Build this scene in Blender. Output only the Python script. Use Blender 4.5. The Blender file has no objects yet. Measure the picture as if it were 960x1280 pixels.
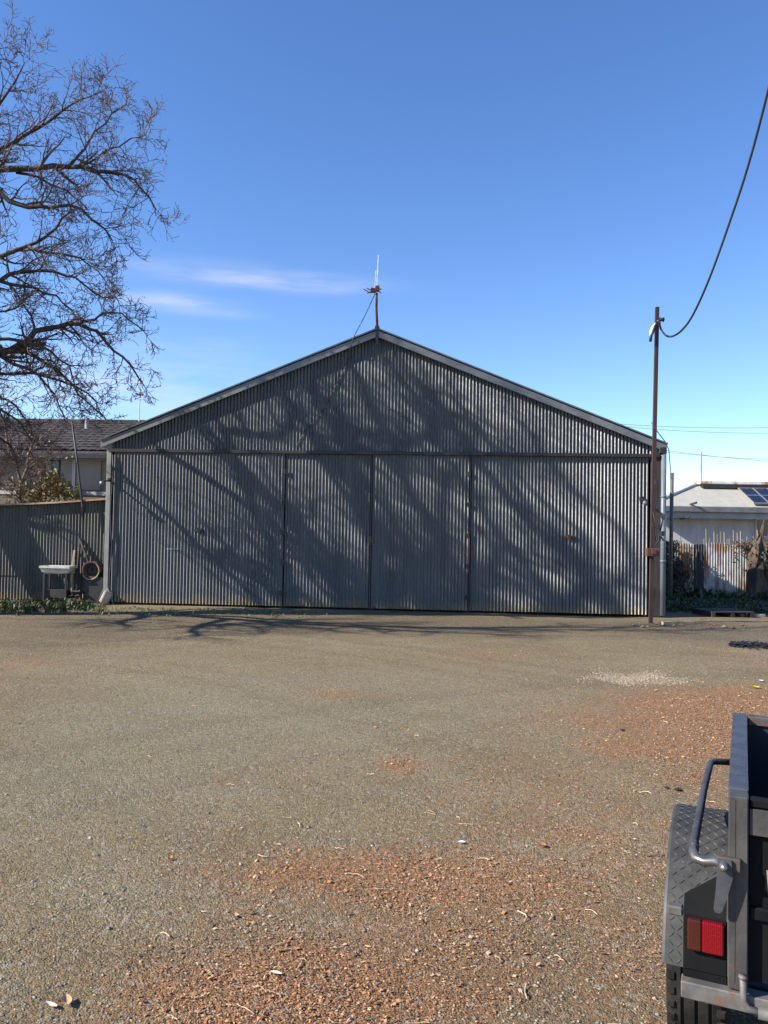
import bpy, math, random
from mathutils import Vector, Matrix
R = math.radians
C = bpy.context.scene.collection
rng = random.Random(7)

# ------------------------------------------------------------------ camera model (photo is 960x1280)
F = 1000.0
CAM = Vector((0, 0, 1.7))
PITCH, ROLL = math.atan(28 / F), R(1.0)
f0 = Vector((0, math.cos(PITCH), math.sin(PITCH))); u0 = Vector((0, -math.sin(PITCH), math.cos(PITCH))); r0 = Vector((1, 0, 0))
RT = r0 * math.cos(ROLL) + u0 * math.sin(ROLL)
UP = u0 * math.cos(ROLL) - r0 * math.sin(ROLL)
def ray(px, py): return (RT * ((px - 480) / F) + UP * ((640 - py) / F) + f0)
def P(px, py, d):                      # world point seen at a photo pixel, d metres ahead
    v = ray(px, py); return CAM + v * (d / v.y)
def G(px, py, z=0.0):                  # ground point seen at a photo pixel
    v = ray(px, py); return CAM + v * ((z - CAM.z) / v.z)

cam = bpy.data.cameras.new('camera'); co = bpy.data.objects.new('camera', cam); C.objects.link(co)
co.matrix_world = Matrix(((RT.x, UP.x, -f0.x, CAM.x), (RT.y, UP.y, -f0.y, CAM.y), (RT.z, UP.z, -f0.z, CAM.z), (0, 0, 0, 1)))
cam.sensor_width = 36; cam.sensor_fit = 'AUTO'; cam.lens = F / 1280 * 36
cam.clip_start = 0.05; cam.clip_end = 3000
bpy.context.scene.camera = co

# ------------------------------------------------------------------ mesh builder
class MB:
    def __init__(s): s.v = []; s.f = []
    def add(s, vs, fs):
        o = len(s.v); s.v += [tuple(v) for v in vs]; s.f += [tuple(i + o for i in f) for f in fs]; return s
    def quad(s, a, b, c, d): return s.add([a, b, c, d], [(0, 1, 2, 3)])
    def box(s, x0, x1, y0, y1, z0, z1):
        return s.add([(x0,y0,z0),(x1,y0,z0),(x1,y1,z0),(x0,y1,z0),(x0,y0,z1),(x1,y0,z1),(x1,y1,z1),(x0,y1,z1)],
                     [(0,3,2,1),(4,5,6,7),(0,1,5,4),(1,2,6,5),(2,3,7,6),(3,0,4,7)])
    def bbox(s, x0, x1, y0, y1, z0, z1, b=.004):      # bevelled box
        vs = []
        for z, i in ((z0, b), (z0 + b, 0), (z1 - b, 0), (z1, b)):
            e = b if i == 0 else b * 1.6
            vs += [(x0+e,y0+i,z),(x1-e,y0+i,z),(x1-i,y0+e,z),(x1-i,y1-e,z),(x1-e,y1-i,z),(x0+e,y1-i,z),(x0+i,y1-e,z),(x0+i,y0+e,z)]
        fs = [tuple(range(7, -1, -1)), tuple(range(24, 32))]
        for l in range(3):
            for k in range(8): fs.append((l*8+k, l*8+(k+1)%8, l*8+8+(k+1)%8, l*8+8+k))
        return s.add(vs, fs)
    def bar(s, a, b, w, h=None, up=Vector((0, 0, 1))):
        a = Vector(a); b = Vector(b); h = h or w; d = (b - a).normalized()
        sx = d.cross(up)
        if sx.length < 1e-4: sx = d.cross(Vector((0, 1, 0)))
        sx.normalize(); sy = sx.cross(d).normalized(); sx = sx * w / 2; sy = sy * h / 2
        return s.add([a-sx-sy, a+sx-sy, a+sx+sy, a-sx+sy, b-sx-sy, b+sx-sy, b+sx+sy, b-sx+sy],
                     [(0,1,2,3),(7,6,5,4),(0,4,5,1),(1,5,6,2),(2,6,7,3),(3,7,4,0)])
    def tube(s, pts, rad, n=6, cap=True):
        pts = [Vector(p) for p in pts]
        if not hasattr(rad, '__len__'): rad = [rad] * len(pts)
        o = len(s.v); nrm = None
        for i, p in enumerate(pts):
            d = (pts[min(i+1, len(pts)-1)] - pts[max(i-1, 0)])
            if d.length < 1e-9: d = Vector((0, 0, 1))
            d.normalize()
            if nrm is None:
                nrm = d.cross(Vector((0.31, 0.87, 0.13)))
                if nrm.length < .1: nrm = d.cross(Vector((1, 0, 0)))
            nrm = nrm - d * nrm.dot(d); nrm.normalize(); bn = d.cross(nrm)
            for k in range(n):
                a = 2 * math.pi * k / n
                s.v.append(tuple(p + (nrm * math.cos(a) + bn * math.sin(a)) * rad[i]))
        for i in range(len(pts) - 1):
            for k in range(n):
                s.f.append((o+i*n+k, o+i*n+(k+1)%n, o+(i+1)*n+(k+1)%n, o+(i+1)*n+k))
        if cap and n > 3:
            s.f.append(tuple(o + k for k in range(n-1, -1, -1))); q = o + (len(pts)-1)*n
            s.f.append(tuple(q + k for k in range(n)))
        return s
    def corr(s, x0, x1, zb, zt, y=0.0, amp=.0118, pitch=.076, res=8, ph=0.0, back=True):
        n = max(2, int((x1 - x0) / pitch * res)); o = len(s.v)
        fb = zb if callable(zb) else (lambda x: zb); ft = zt if callable(zt) else (lambda x: zt)
        for i in range(n + 1):
            x = x0 + (x1 - x0) * i / n; yy = y + amp * math.cos(2 * math.pi * x / pitch + ph)
            s.v += [(x, yy, fb(x)), (x, yy, max(ft(x), fb(x) + .002))]
        for i in range(n): s.f.append((o+2*i, o+2*i+2, o+2*i+3, o+2*i+1))
        return s
    def lathe(s, prof, c, axis='x', n=24):           # prof: (along, radius)
        o = len(s.v)
        for a, r in prof:
            for k in range(n):
                t = 2 * math.pi * k / n
                if axis == 'x': s.v.append((c[0]+a, c[1]+r*math.cos(t), c[2]+r*math.sin(t)))
                elif axis == 'y': s.v.append((c[0]+r*math.cos(t), c[1]+a, c[2]+r*math.sin(t)))
                else: s.v.append((c[0]+r*math.cos(t), c[1]+r*math.sin(t), c[2]+a))
        for i in range(len(prof) - 1):
            for k in range(n): s.f.append((o+i*n+k, o+i*n+(k+1)%n, o+(i+1)*n+(k+1)%n, o+(i+1)*n+k))
        return s
    def rock(s, c, r, rg, sq=.6):
        vs = []; t = rg.random() * 6.3; ct, st = math.cos(t), math.sin(t)
        ax = [r * rg.uniform(.7, 1.3), r * rg.uniform(.6, 1.1), r * sq * rg.uniform(.7, 1.2)]
        for d in ((1,0,0),(.5,.8,.25),(-.55,.8,-.1),(-1,0,.1),(-.4,-.85,.2),(.5,-.8,-.15),(.1,.1,1),(0,-.1,-1)):
            x, y, z = (d[i] * ax[i] * rg.uniform(.8, 1.15) for i in range(3))
            vs.append((c[0] + x*ct - y*st, c[1] + x*st + y*ct, c[2] + z))
        fs = [(i, (i+1) % 6, 6) for i in range(6)] + [((i+1) % 6, i, 7) for i in range(6)]
        return s.add(vs, fs)
    def build(s, name, m, parent=None, smooth=False):
        me = bpy.data.meshes.new(name); me.from_pydata(s.v, [], s.f); me.materials.append(m)
        if smooth: me.polygons.foreach_set('use_smooth', [True] * len(me.polygons))
        me.update(); o = bpy.data.objects.new(name, me); C.objects.link(o)
        if parent: o.parent = parent
        return o
def tag(o, label=None, cat=None, group=None, kind=None):
    if label: o['label'] = label
    if cat: o['category'] = cat
    if group: o['group'] = group
    if kind: o['kind'] = kind
    return o
def thing(name, label, cat, loc=(0, 0, 0), rz=0.0, group=None):
    o = bpy.data.objects.new(name, None); C.objects.link(o); o.location = loc; o.rotation_euler = (0, 0, rz)
    o.empty_display_size = .2
    return tag(o, label, cat, group)

# ------------------------------------------------------------------ materials
class NT:
    def __init__(s, name):
        s.m = bpy.data.materials.new(name); s.m.use_nodes = True; s.t = s.m.node_tree
        s.b = s.t.nodes['Principled BSDF']; s.co = s.t.nodes.new('ShaderNodeTexCoord').outputs['Object']
    def L(s, a, b): s.t.links.new(a, b)
    def node(s, typ, **kw):
        n = s.t.nodes.new(typ)
        for k, v in kw.items(): setattr(n, k, v)
        return n
    def map(s, sc):
        n = s.node('ShaderNodeMapping'); n.inputs['Scale'].default_value = sc if hasattr(sc, '__len__') else (sc,)*3
        s.L(s.co, n.inputs[0]); return n.outputs[0]
    def noise(s, sc=1, stretch=(1, 1, 1), det=4, rough=.55, vec=None):
        n = s.node('ShaderNodeTexNoise'); n.inputs['Scale'].default_value = sc; n.inputs['Detail'].default_value = det; n.inputs['Roughness'].default_value = rough
        s.L(vec or s.map(stretch), n.inputs['Vector']); return n.outputs[0]
    def vor(s, sc, out='Color', rand=1, vec=None):
        n = s.node('ShaderNodeTexVoronoi'); n.inputs['Scale'].default_value = sc; n.inputs['Randomness'].default_value = rand
        s.L(vec or s.co, n.inputs['Vector']); return n.outputs[out]
    def ramp(s, fac, lo, hi, a=0.0, b=1.0):
        n = s.node('ShaderNodeMapRange'); n.interpolation_type = 'SMOOTHSTEP'; n.clamp = True
        n.inputs[1].default_value = lo; n.inputs[2].default_value = hi; n.inputs[3].default_value = a; n.inputs[4].default_value = b
        s.L(fac, n.inputs[0]); return n.outputs[0]
    def math(s, op, a, b=None):
        n = s.node('ShaderNodeMath', operation=op)
        for i, x in enumerate((a, b)):
            if x is None: continue
            if hasattr(x, 'is_linked'): s.L(x, n.inputs[i])
            else: n.inputs[i].default_value = x
        return n.outputs[0]
    def mix(s, fac, a, b, mode='MIX'):
        n = s.node('ShaderNodeMix', data_type='RGBA', blend_type=mode)
        for i, x in ((0, fac), (6, a), (7, b)):
            if hasattr(x, 'is_linked'): s.L(x, n.inputs[i])
            elif i == 0: n.inputs[0].default_value = x
            else: n.inputs[i].default_value = (*x, 1) if len(x) == 3 else x
        return n.outputs[2]
    def bump(s, h, strength=.3, dist=.01, nrm=None):
        n = s.node('ShaderNodeBump'); n.inputs['Strength'].default_value = strength; n.inputs['Distance'].default_value = dist
        s.L(h, n.inputs['Height'])
        if nrm: s.L(nrm, n.inputs['Normal'])
        return n.outputs[0]
    def out(s, col=None, rough=.6, metal=0.0, nrm=None, spec=None):
        if col is not None:
            if hasattr(col, 'is_linked'): s.L(col, s.b.inputs['Base Color'])
            else: s.b.inputs['Base Color'].default_value = (*col, 1)
        for nm, x in (('Roughness', rough), ('Metallic', metal)):
            if hasattr(x, 'is_linked'): s.L(x, s.b.inputs[nm])
            else: s.b.inputs[nm].default_value = x
        if nrm: s.L(nrm, s.b.inputs['Normal'])
        if spec is not None: s.b.inputs['Specular IOR Level'].default_value = spec
        return s.m

def plain(name, c1, c2=None, sc=6, stretch=(1, 1, 1), rough=.6, metal=0.0, rust=0.0, rustsc=5, bump=0.0, bsc=40, rustcol=(.17, .065, .03), spec=None):
    t = NT(name); c2 = c2 or tuple(x * .7 for x in c1)
    col = t.mix(t.ramp(t.noise(sc, stretch), .35, .65), c1, c2)
    mt = metal
    if rust > 0:
        k = t.ramp(t.noise(rustsc, (1, 1, .6), 6, .65), .66 - .3 * rust, .74 - .3 * rust)
        col = t.mix(k, col, rustcol)
        if metal: mt = t.ramp(k, 0, 1, metal, 0)
    n = t.bump(t.noise(bsc, det=5), bump, .01) if bump else None
    return t.out(col, rough, mt, n, spec)

def galv(name, c, dark, rust=.0, basegrime=.0, rusty=(.20, .09, .04), sheet=.762, metal=.92, rough=.52, aniso=.9):
    t = NT(name)
    col = t.mix(t.ramp(t.noise(3.5, (1, 1, .12), 5), .3, .7), c, dark)
    # each sheet weathered a little differently
    sp = t.node('ShaderNodeSeparateXYZ'); t.L(t.co, sp.inputs[0])
    k = t.math('FLOOR', t.math('DIVIDE', sp.outputs[0], sheet))
    wn = t.node('ShaderNodeTexWhiteNoise', noise_dimensions='1D'); t.L(k, wn.inputs['W'])
    col = t.mix(t.ramp(wn.outputs[0], 0, 1, 0, .4), col, dark)
    if rust: col = t.mix(t.ramp(t.noise(1.6, (1.4, 1, .35), 7, .7), .68 - rust * .25, .78 - rust * .2, 0, .9), col, rusty)
    if basegrime:
        g = t.math('ADD', t.ramp(sp.outputs[2], 0.0, .5, 1, 0), t.math('MULTIPLY', t.math('SUBTRACT', t.noise(4, (1, 1, .5), 5), .5), 1.2))
        col = t.mix(t.ramp(g, .35, 1.1, 0, basegrime), col, (.30, .22, .12))
    t.b.inputs['Anisotropic'].default_value = aniso      # rolled sheet: the sheen runs along the ribs
    cb = t.node('ShaderNodeCombineXYZ'); cb.inputs[2].default_value = 1; t.L(cb.outputs[0], t.b.inputs['Tangent'])
    return t.out(col, t.ramp(t.noise(20, det=3), .3, .7, rough - .06, rough + .08), metal, t.bump(t.noise(2.2, (1, 1, .5), 3), .3, .010))

M = {}
M['galv_door'] = galv('galvanised_door_sheet', (.180, .183, .186), (.128, .133, .139), basegrime=.6, rust=.08)
M['galv_gable'] = galv('galvanised_gable_sheet', (.170, .176, .183), (.120, .127, .135))
M['galv_lean'] = galv('weathered_lean_to_sheet', (.16, .16, .148), (.105, .11, .108), rust=.12, basegrime=.5)
M['galv_fence'] = galv('rusty_fence_sheet', (.62, .61, .56), (.46, .46, .43), rust=.98, basegrime=.9, rusty=(.26, .11, .045), metal=.2)
M['galv_dark'] = galv('dark_fence_sheet', (.05, .05, .055), (.035, .035, .04), metal=.1)
M['galv_roof'] = galv('galvanised_roof_sheet', (.42, .43, .43), (.33, .34, .35), rust=.2)
M['track'] = plain('black_iron', (.022, .022, .024), (.035, .03, .028), rough=.55, metal=.2, rust=.1)
M['barge'] = plain('grey_flashing', (.185, .19, .195), (.13, .135, .14), 3, (1, 1, 1), .5, .3, bump=.15, bsc=6)
M['post'] = plain('grey_painted_post', (.25, .255, .23), (.20, .205, .19), 5, rough=.6, rust=.15, bump=.1)
M['pvc'] = plain('grey_pvc_pipe', (.15, .17, .20), (.12, .138, .165), 2, rough=.45)
M['rust'] = plain('rusty_steel', (.155, .062, .035), (.085, .04, .028), 7, (1, 1, .5), .8, 0, rust=.3, rustcol=(.22, .10, .05), bump=.3)
M['rustpole'] = plain('brown_rusty_pole', (.050, .026, .024), (.032, .020, .019), 4, (1, 1, .4), .75, 0, rust=.22, rustcol=(.15, .06, .033), bump=.25)
M['dusk'] = plain('dark_weathered_timber', (.045, .036, .03), (.025, .022, .02), 8, (1, 1, .2), .85, bump=.4)
M['timber'] = plain('pale_timber', (.46, .36, .20), (.34, .25, .14), 10, (1, 1, .2), .75, bump=.2)
M['white'] = plain('old_white_enamel', (.52, .51, .47), (.40, .38, .34), 9, rough=.45, rust=.06)
M['whiteplastic'] = plain('white_plastic', (.72, .72, .72), (.6, .6, .6), 9, rough=.4)
M['black'] = plain('black_plastic', (.015, .015, .016), (.022, .022, .022), 9, rough=.5)
M['cable'] = plain('black_cable', (.018, .018, .02), (.025, .025, .026), 3, rough=.6)
M['wire'] = plain('grey_wire', (.18, .20, .23), (.14, .16, .18), 3, rough=.5)
M['alu'] = plain('dull_aluminium', (.5, .48, .46), (.4, .37, .35), 8, rough=.4, metal=.6)
M['glass_dark'] = plain('dark_window_glass', (.015, .018, .02), (.02, .022, .024), 3, rough=.08)
M['concrete'] = plain('pale_wall_panel', (.47, .455, .445), (.37, .36, .355), 2.5, (1, 1, .4), .85, bump=.15, bsc=20)
M['concrete_patch'] = plain('rough_render', (.55, .53, .50), (.40, .38, .36), 5, rough=.9, bump=.5, bsc=14)
M['eave'] = plain('grey_fascia_paint', (.34, .34, .35), (.27, .27, .28), 3, rough=.55)
M['cream_roof'] = galv('pale_cream_roof_sheet', (.47, .445, .365), (.40, .38, .325), rust=.1, metal=.1, rusty=(.5, .4, .2))
M['rust_cap'] = plain('rust_patched_ridge_cap', (.72, .68, .6), (.62, .55, .46), 5, rough=.6, rust=.62, rustsc=1.1, rustcol=(.42, .19, .11))
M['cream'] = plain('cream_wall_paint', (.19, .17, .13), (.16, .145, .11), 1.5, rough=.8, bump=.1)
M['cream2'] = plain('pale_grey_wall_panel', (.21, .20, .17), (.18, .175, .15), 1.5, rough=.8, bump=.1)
M['brick'] = plain('broken_red_brick', (.20, .10, .06), (.13, .07, .05), 9, rough=.9, bump=.5)
M['stone'] = plain('pale_stone', (.30, .27, .22), (.20, .175, .14), 9, rough=.9, bump=.5)
M['bark'] = plain('grey_brown_bark', (.085, .065, .052), (.045, .035, .03), 7, (1, 1, .3), .9, bump=.7, bsc=30)
M['twig'] = plain('brown_twig_bark', (.150, .092, .064), (.080, .050, .038), 3, rough=.8)
M['pod'] = plain('dry_red_brown_seed_pods', (.30, .16, .10), (.20, .11, .075), 14, rough=.7)
M['stump'] = plain('cracked_stump_bark', (.13, .085, .055), (.035, .027, .022), 5, (1.5, 1.5, .3), .95, bump=1.0, bsc=12)

def leafmat(name, c1, c2, rough=.55):
    t = NT(name); g = t.node('ShaderNodeNewGeometry')
    col = t.mix(g.outputs['Random Per Island'], c1, c2)
    t.b.inputs['Transmission Weight'].default_value = 0
    return t.out(col, rough)
M['leaf_yel'] = leafmat('yellow_green_leaves', (.12, .115, .035), (.24, .185, .07))
M['leaf_brown'] = leafmat('dry_brown_leaves', (.16, .085, .05), (.09, .055, .035))
M['leaf_dark'] = leafmat('dark_vine_leaves', (.02, .028, .018), (.045, .045, .03))
M['grass'] = leafmat('green_weed_leaves', (.030, .055, .014), (.070, .075, .026))
M['grassdry'] = leafmat('dry_grass_blades', (.20, .18, .07), (.12, .13, .045))
def chipmat():
    t = NT('bark_chips'); g = t.node('ShaderNodeNewGeometry'); r_ = t.node('ShaderNodeValToRGB'); t.L(g.outputs['Random Per Island'], r_.inputs[0])
    e = r_.color_ramp.elements; e[0].position = 0; e[0].color = (.07, .042, .028, 1); e[1].position = 1; e[1].color = (.54, .36, .21, 1)
    for p_, c_ in ((.3, (.26, .12, .055)), (.6, (.42, .20, .09)), (.85, (.50, .27, .135))):
        k = e.new(p_); k.color = (*c_, 1)
    return t.out(r_.outputs[0], .85)
M['chip'] = chipmat()
M['stones'] = leafmat('gravel_stone', (.36, .31, .235), (.13, .115, .09), .9)
M['straw'] = leafmat('pale_dry_stems', (.60, .46, .29), (.32, .22, .14), .8)

# trailer materials
M['tr_paint'] = plain('charcoal_trailer_paint', (.056, .059, .066), (.036, .038, .042), 16, rough=.5, rust=.10, rustsc=16, bump=.12, bsc=60)
M['tr_post'] = plain('worn_charcoal_paint', (.066, .061, .055), (.036, .034, .033), 15, (1, 1, .35), .58, rust=.24, rustsc=11, bump=.14, bsc=60)
M['tr_dark'] = plain('black_trailer_sheet', (.0065, .0068, .0075), (.010, .010, .0105), 6, rough=.7, spec=.1)
M['tr_inner'] = plain('navy_inner_sheet', (.012, .015, .024), (.018, .02, .028), 5, rough=.5)
M['plate'] = plain('dark_checker_plate', (.058, .057, .055), (.036, .036, .036), 14, rough=.56, metal=.15, bump=.05)
M['worn'] = plain('worn_bare_steel', (.30, .28, .26), (.16, .14, .125), 12, rough=.32, metal=.8, rust=.12, rustsc=14)
M['rubber'] = plain('tyre_rubber', (.011, .011, .011), (.024, .021, .018), 9, rough=.9, bump=.4, spec=.2)
M['galvbar'] = plain('dull_grey_bar', (.15, .143, .132), (.09, .085, .08), 16, rough=.6, metal=.2, rust=.22, rustsc=18)
def lens(name, c1, c2):
    t = NT(name); w = t.node('ShaderNodeTexWave'); w.inputs['Scale'].default_value = 60; t.L(t.co, w.inputs[0])
    return t.out(t.mix(w.outputs[1], c1, c2), .18, 0, t.bump(t.vor(260, 'Distance'), .25, .003))
M['red'] = lens('red_lens_plastic', (.20, .004, .009), (.13, .002, .005))
M['amber'] = lens('brown_amber_lens_plastic', (.066, .014, .009), (.042, .009, .007))

# roof tiles
def tilemat():
    t = NT('dark_brown_roof_tiles')
    b = t.node('ShaderNodeTexBrick'); b.offset = .5
    b.inputs['Scale'].default_value = 1; b.inputs['Brick Width'].default_value = .14; b.inputs['Row Height'].default_value = .36
    b.inputs['Mortar Size'].default_value = .03; b.inputs['Mortar Smooth'].default_value = .5  # thick dark mortar paints the shade between tile courses
    b.inputs['Color1'].default_value = (.072, .050, .042, 1); b.inputs['Color2'].default_value = (.017, .014, .013, 1); b.inputs['Mortar'].default_value = (.008, .006, .006, 1)
    sp = t.node('ShaderNodeSeparateXYZ'); t.L(t.co, sp.inputs[0]); cb = t.node('ShaderNodeCombineXYZ')
    t.L(sp.outputs[0], cb.inputs[0]); t.L(sp.outputs[1], cb.inputs[1]); t.L(cb.outputs[0], b.inputs[0])
    col = t.mix(t.ramp(t.noise(3, det=6), .5, .75, 0, .55), b.outputs[0], (.09, .07, .06))
    return t.out(col, .8)
M['tile'] = tilemat()
def solar():
    t = NT('blue_solar_cells')
    b = t.node('ShaderNodeTexBrick'); b.offset = 0
    b.inputs['Scale'].default_value = 1; b.inputs['Brick Width'].default_value = .16; b.inputs['Row Height'].default_value = .16; b.inputs['Mortar Size'].default_value = .004
    b.inputs['Color1'].default_value = (.006, .008, .018, 1); b.inputs['Color2'].default_value = (.008, .011, .026, 1); b.inputs['Mortar'].default_value = (.06, .07, .10, 1)
    t.L(t.co, b.inputs[0]); return t.out(b.outputs[0], .15)
M['solar'] = solar()

# ------------------------------------------------------------------ light
SUN_EL, SUN_A = R(32), R(75)          # elevation; angle off the shed front's outward direction, towards the left
S = Vector((-math.cos(SUN_EL) * math.sin(SUN_A), -math.cos(SUN_EL) * math.cos(SUN_A), math.sin(SUN_EL)))   # towards the sun
sl = bpy.data.lights.new('sun', 'SUN'); sl.energy = 5.0; sl.angle = R(.53); sl.color = (1, .93, .82)
so = bpy.data.objects.new('sun', sl); C.objects.link(so); so.rotation_euler = (-S).to_track_quat('-Z', 'Y').to_euler(); so.location = (-20, -10, 30)
sc = bpy.context.scene
w = bpy.data.worlds.new('World'); sc.world = w; w.use_nodes = True
nt = w.node_tree; bg = nt.nodes['Background']; bg.inputs[1].default_value = .116
sky = nt.nodes.new('ShaderNodeTexSky'); sky.sky_type = 'NISHITA'; sky.sun_disc = False
sky.sun_elevation = SUN_EL; sky.sun_rotation = math.atan2(S.x, S.y)
sky.air_density = 1.0; sky.dust_density = .1; sky.ozone_density = 2.0; sky.altitude = 1400
def world_clouds():
    N = nt.nodes.new; L = nt.links.new
    tc = N('ShaderNodeTexCoord'); sp = N('ShaderNodeSeparateXYZ'); L(tc.outputs['Generated'], sp.inputs[0])
    def m(op, a, b=None, c=None):
        n = N('ShaderNodeMath'); n.operation = op
        for i, x in enumerate((a, b, c)):
            if x is None: continue
            if hasattr(x, 'is_linked'): L(x, n.inputs[i])
            else: n.inputs[i].default_value = x
        return n.outputs[0]
    mp = N('ShaderNodeMapping'); mp.inputs['Scale'].default_value = (9, 9, 70); mp.inputs['Rotation'].default_value = (0, R(2), 0); L(tc.outputs['Generated'], mp.inputs[0])
    nz = N('ShaderNodeTexNoise'); nz.inputs['Scale'].default_value = 1; nz.inputs['Detail'].default_value = 6; nz.inputs['Roughness'].default_value = .55; L(mp.outputs[0], nz.inputs['Vector'])
    tot = None
    for px, py, rx, rz, k in ((290, 345, .13, .012, 1.1), (385, 356, .075, .009, .9), (200, 374, .07, .010, 1.3), (265, 392, .05, .006, .5), (180, 486, .16, .035, .75), (250, 432, .08, .012, .35), (90, 470, .2, .04, .5), (600, 505, .2, .015, .12)):
        d = ray(px, py).normalized()
        a = m('DIVIDE', m('SUBTRACT', sp.outputs[0], d.x), rx); b = m('DIVIDE', m('SUBTRACT', sp.outputs[2], d.z), rz)
        q = m('ADD', m('MULTIPLY', a, a), m('MULTIPLY', b, b))
        e = m('MULTIPLY', m('POWER', 2.718, m('MULTIPLY', q, -1.1)), k)
        tot = e if tot is None else m('ADD', tot, e)
    front = m('GREATER_THAN', sp.outputs[1], 0)
    f = m('MULTIPLY', m('MULTIPLY', tot, front), m('MULTIPLY', m('SUBTRACT', nz.outputs[0], .30), 2.1))
    cl = m('MINIMUM', m('MAXIMUM', m('MULTIPLY', f, .36), 0), .42)
    mx = N('ShaderNodeMix'); mx.data_type = 'RGBA'; L(cl, mx.inputs[0]); hs = N('ShaderNodeHueSaturation'); hs.inputs['Hue'].default_value = .509; hs.inputs['Saturation'].default_value = 1.2; hs.inputs['Value'].default_value = 1.1; L(sky.outputs[0], hs.inputs['Color']); L(hs.outputs[0], mx.inputs[6]); mx.inputs[7].default_value = (4.9, 4.7, 5.3, 1)
    L(mx.outputs[2], bg.inputs[0])
world_clouds()
sc.view_settings.view_transform = 'Standard'; sc.view_settings.look = 'None'; sc.view_settings.exposure = 0.95; sc.view_settings.gamma = 1
sc.cycles.max_bounces = 6; sc.cycles.diffuse_bounces = 3; sc.cycles.glossy_bounces = 3

# ------------------------------------------------------------------ ground
from mathutils import noise as MN
def gz(x, y):
    h = .018 * MN.noise(Vector((x * .35, y * .35, 2.0))) + .007 * MN.noise(Vector((x * 1.7, y * 1.7, 5.0)))
    d = max(0, math.hypot(x, y) - 26); return h * max(0, 1 - d / 10)
# patches of bark litter / pale gravel, placed where they lie on the ground: (px, py, half width px, half height px, amount, channel)
patches = [(335, 1250, 150, 62, 1.15, 0), (470, 1095, 175, 28, .95, 0), (600, 1140, 190, 60, .22, 0), (560, 1250, 260, 55, .25, 0), (500, 957, 26, 10, .8, 0),
           (425, 866, 60, 7, .55, 0), (600, 819, 70, 5, .5, 0), (900, 905, 90, 45, 1.0, 0), (930, 880, 70, 18, .7, 0), (820, 937, 90, 13, .85, 0), (700, 975, 140, 40, .22, 0), (760, 905, 110, 16, .42, 0), (880, 985, 50, 40, .4, 0),
           (960, 868, 70, 12, .6, 0), (275, 977, 17, 6, .5, 0), (20, 830, 60, 12, .4, 0), (790, 1080, 120, 120, .2, 0), (930, 822, 60, 12, .3, 0), (660, 1040, 150, 30, .22, 0),
           (300, 1180, 420, 110, .14, 0), (620, 1010, 330, 90, .14, 0), (700, 1190, 300, 90, .17, 0), (760, 880, 200, 30, .22, 0),
           (790, 847, 62, 9, 1.0, 1), (850, 850, 60, 5, .35, 1),
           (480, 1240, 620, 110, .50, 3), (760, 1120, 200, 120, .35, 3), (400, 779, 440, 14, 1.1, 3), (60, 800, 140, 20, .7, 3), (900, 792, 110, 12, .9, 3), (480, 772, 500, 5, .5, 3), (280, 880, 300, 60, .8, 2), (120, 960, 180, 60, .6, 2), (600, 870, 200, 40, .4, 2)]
pw = []
for px, py, hw, hh, k, ch in patches:
    c = G(px, py); rx = hw / F * c.y; ry = abs(G(px, py - hh).y - G(px, py + hh).y) / 2 if py - hh > 700 else 1
    pw.append((c.x, c.y, rx, ry, k, ch))
def masks(x, y):
    o = [0, 0, 0, 0]
    for cx, cy, rx, ry, k, ch in pw:
        q = ((x - cx) / rx) ** 2 + ((y - cy) / ry) ** 2
        if q < 6: o[ch] += k * math.exp(-q * .9)
    return o
def lines(lo, hi, step, far, grow=1.35):
    a = []; x = lo
    while x < hi + 1e-6: a.append(x); x += step
    s = step; x = hi
    while x < far: s *= grow; x += s; a.append(x)
    s = step; x = lo; b = []
    while x > -far: s *= grow; x -= s; b.append(x)
    return b[::-1] + a
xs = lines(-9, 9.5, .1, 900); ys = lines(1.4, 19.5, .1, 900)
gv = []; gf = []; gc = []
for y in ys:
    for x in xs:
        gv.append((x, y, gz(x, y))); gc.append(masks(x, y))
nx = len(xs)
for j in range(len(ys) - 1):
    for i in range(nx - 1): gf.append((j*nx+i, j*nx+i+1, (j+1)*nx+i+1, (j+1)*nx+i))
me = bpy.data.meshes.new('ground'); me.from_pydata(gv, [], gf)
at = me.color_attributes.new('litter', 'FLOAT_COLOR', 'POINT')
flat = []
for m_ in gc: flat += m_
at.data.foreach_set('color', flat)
me.polygons.foreach_set('use_smooth', [True] * len(me.polygons))
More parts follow.
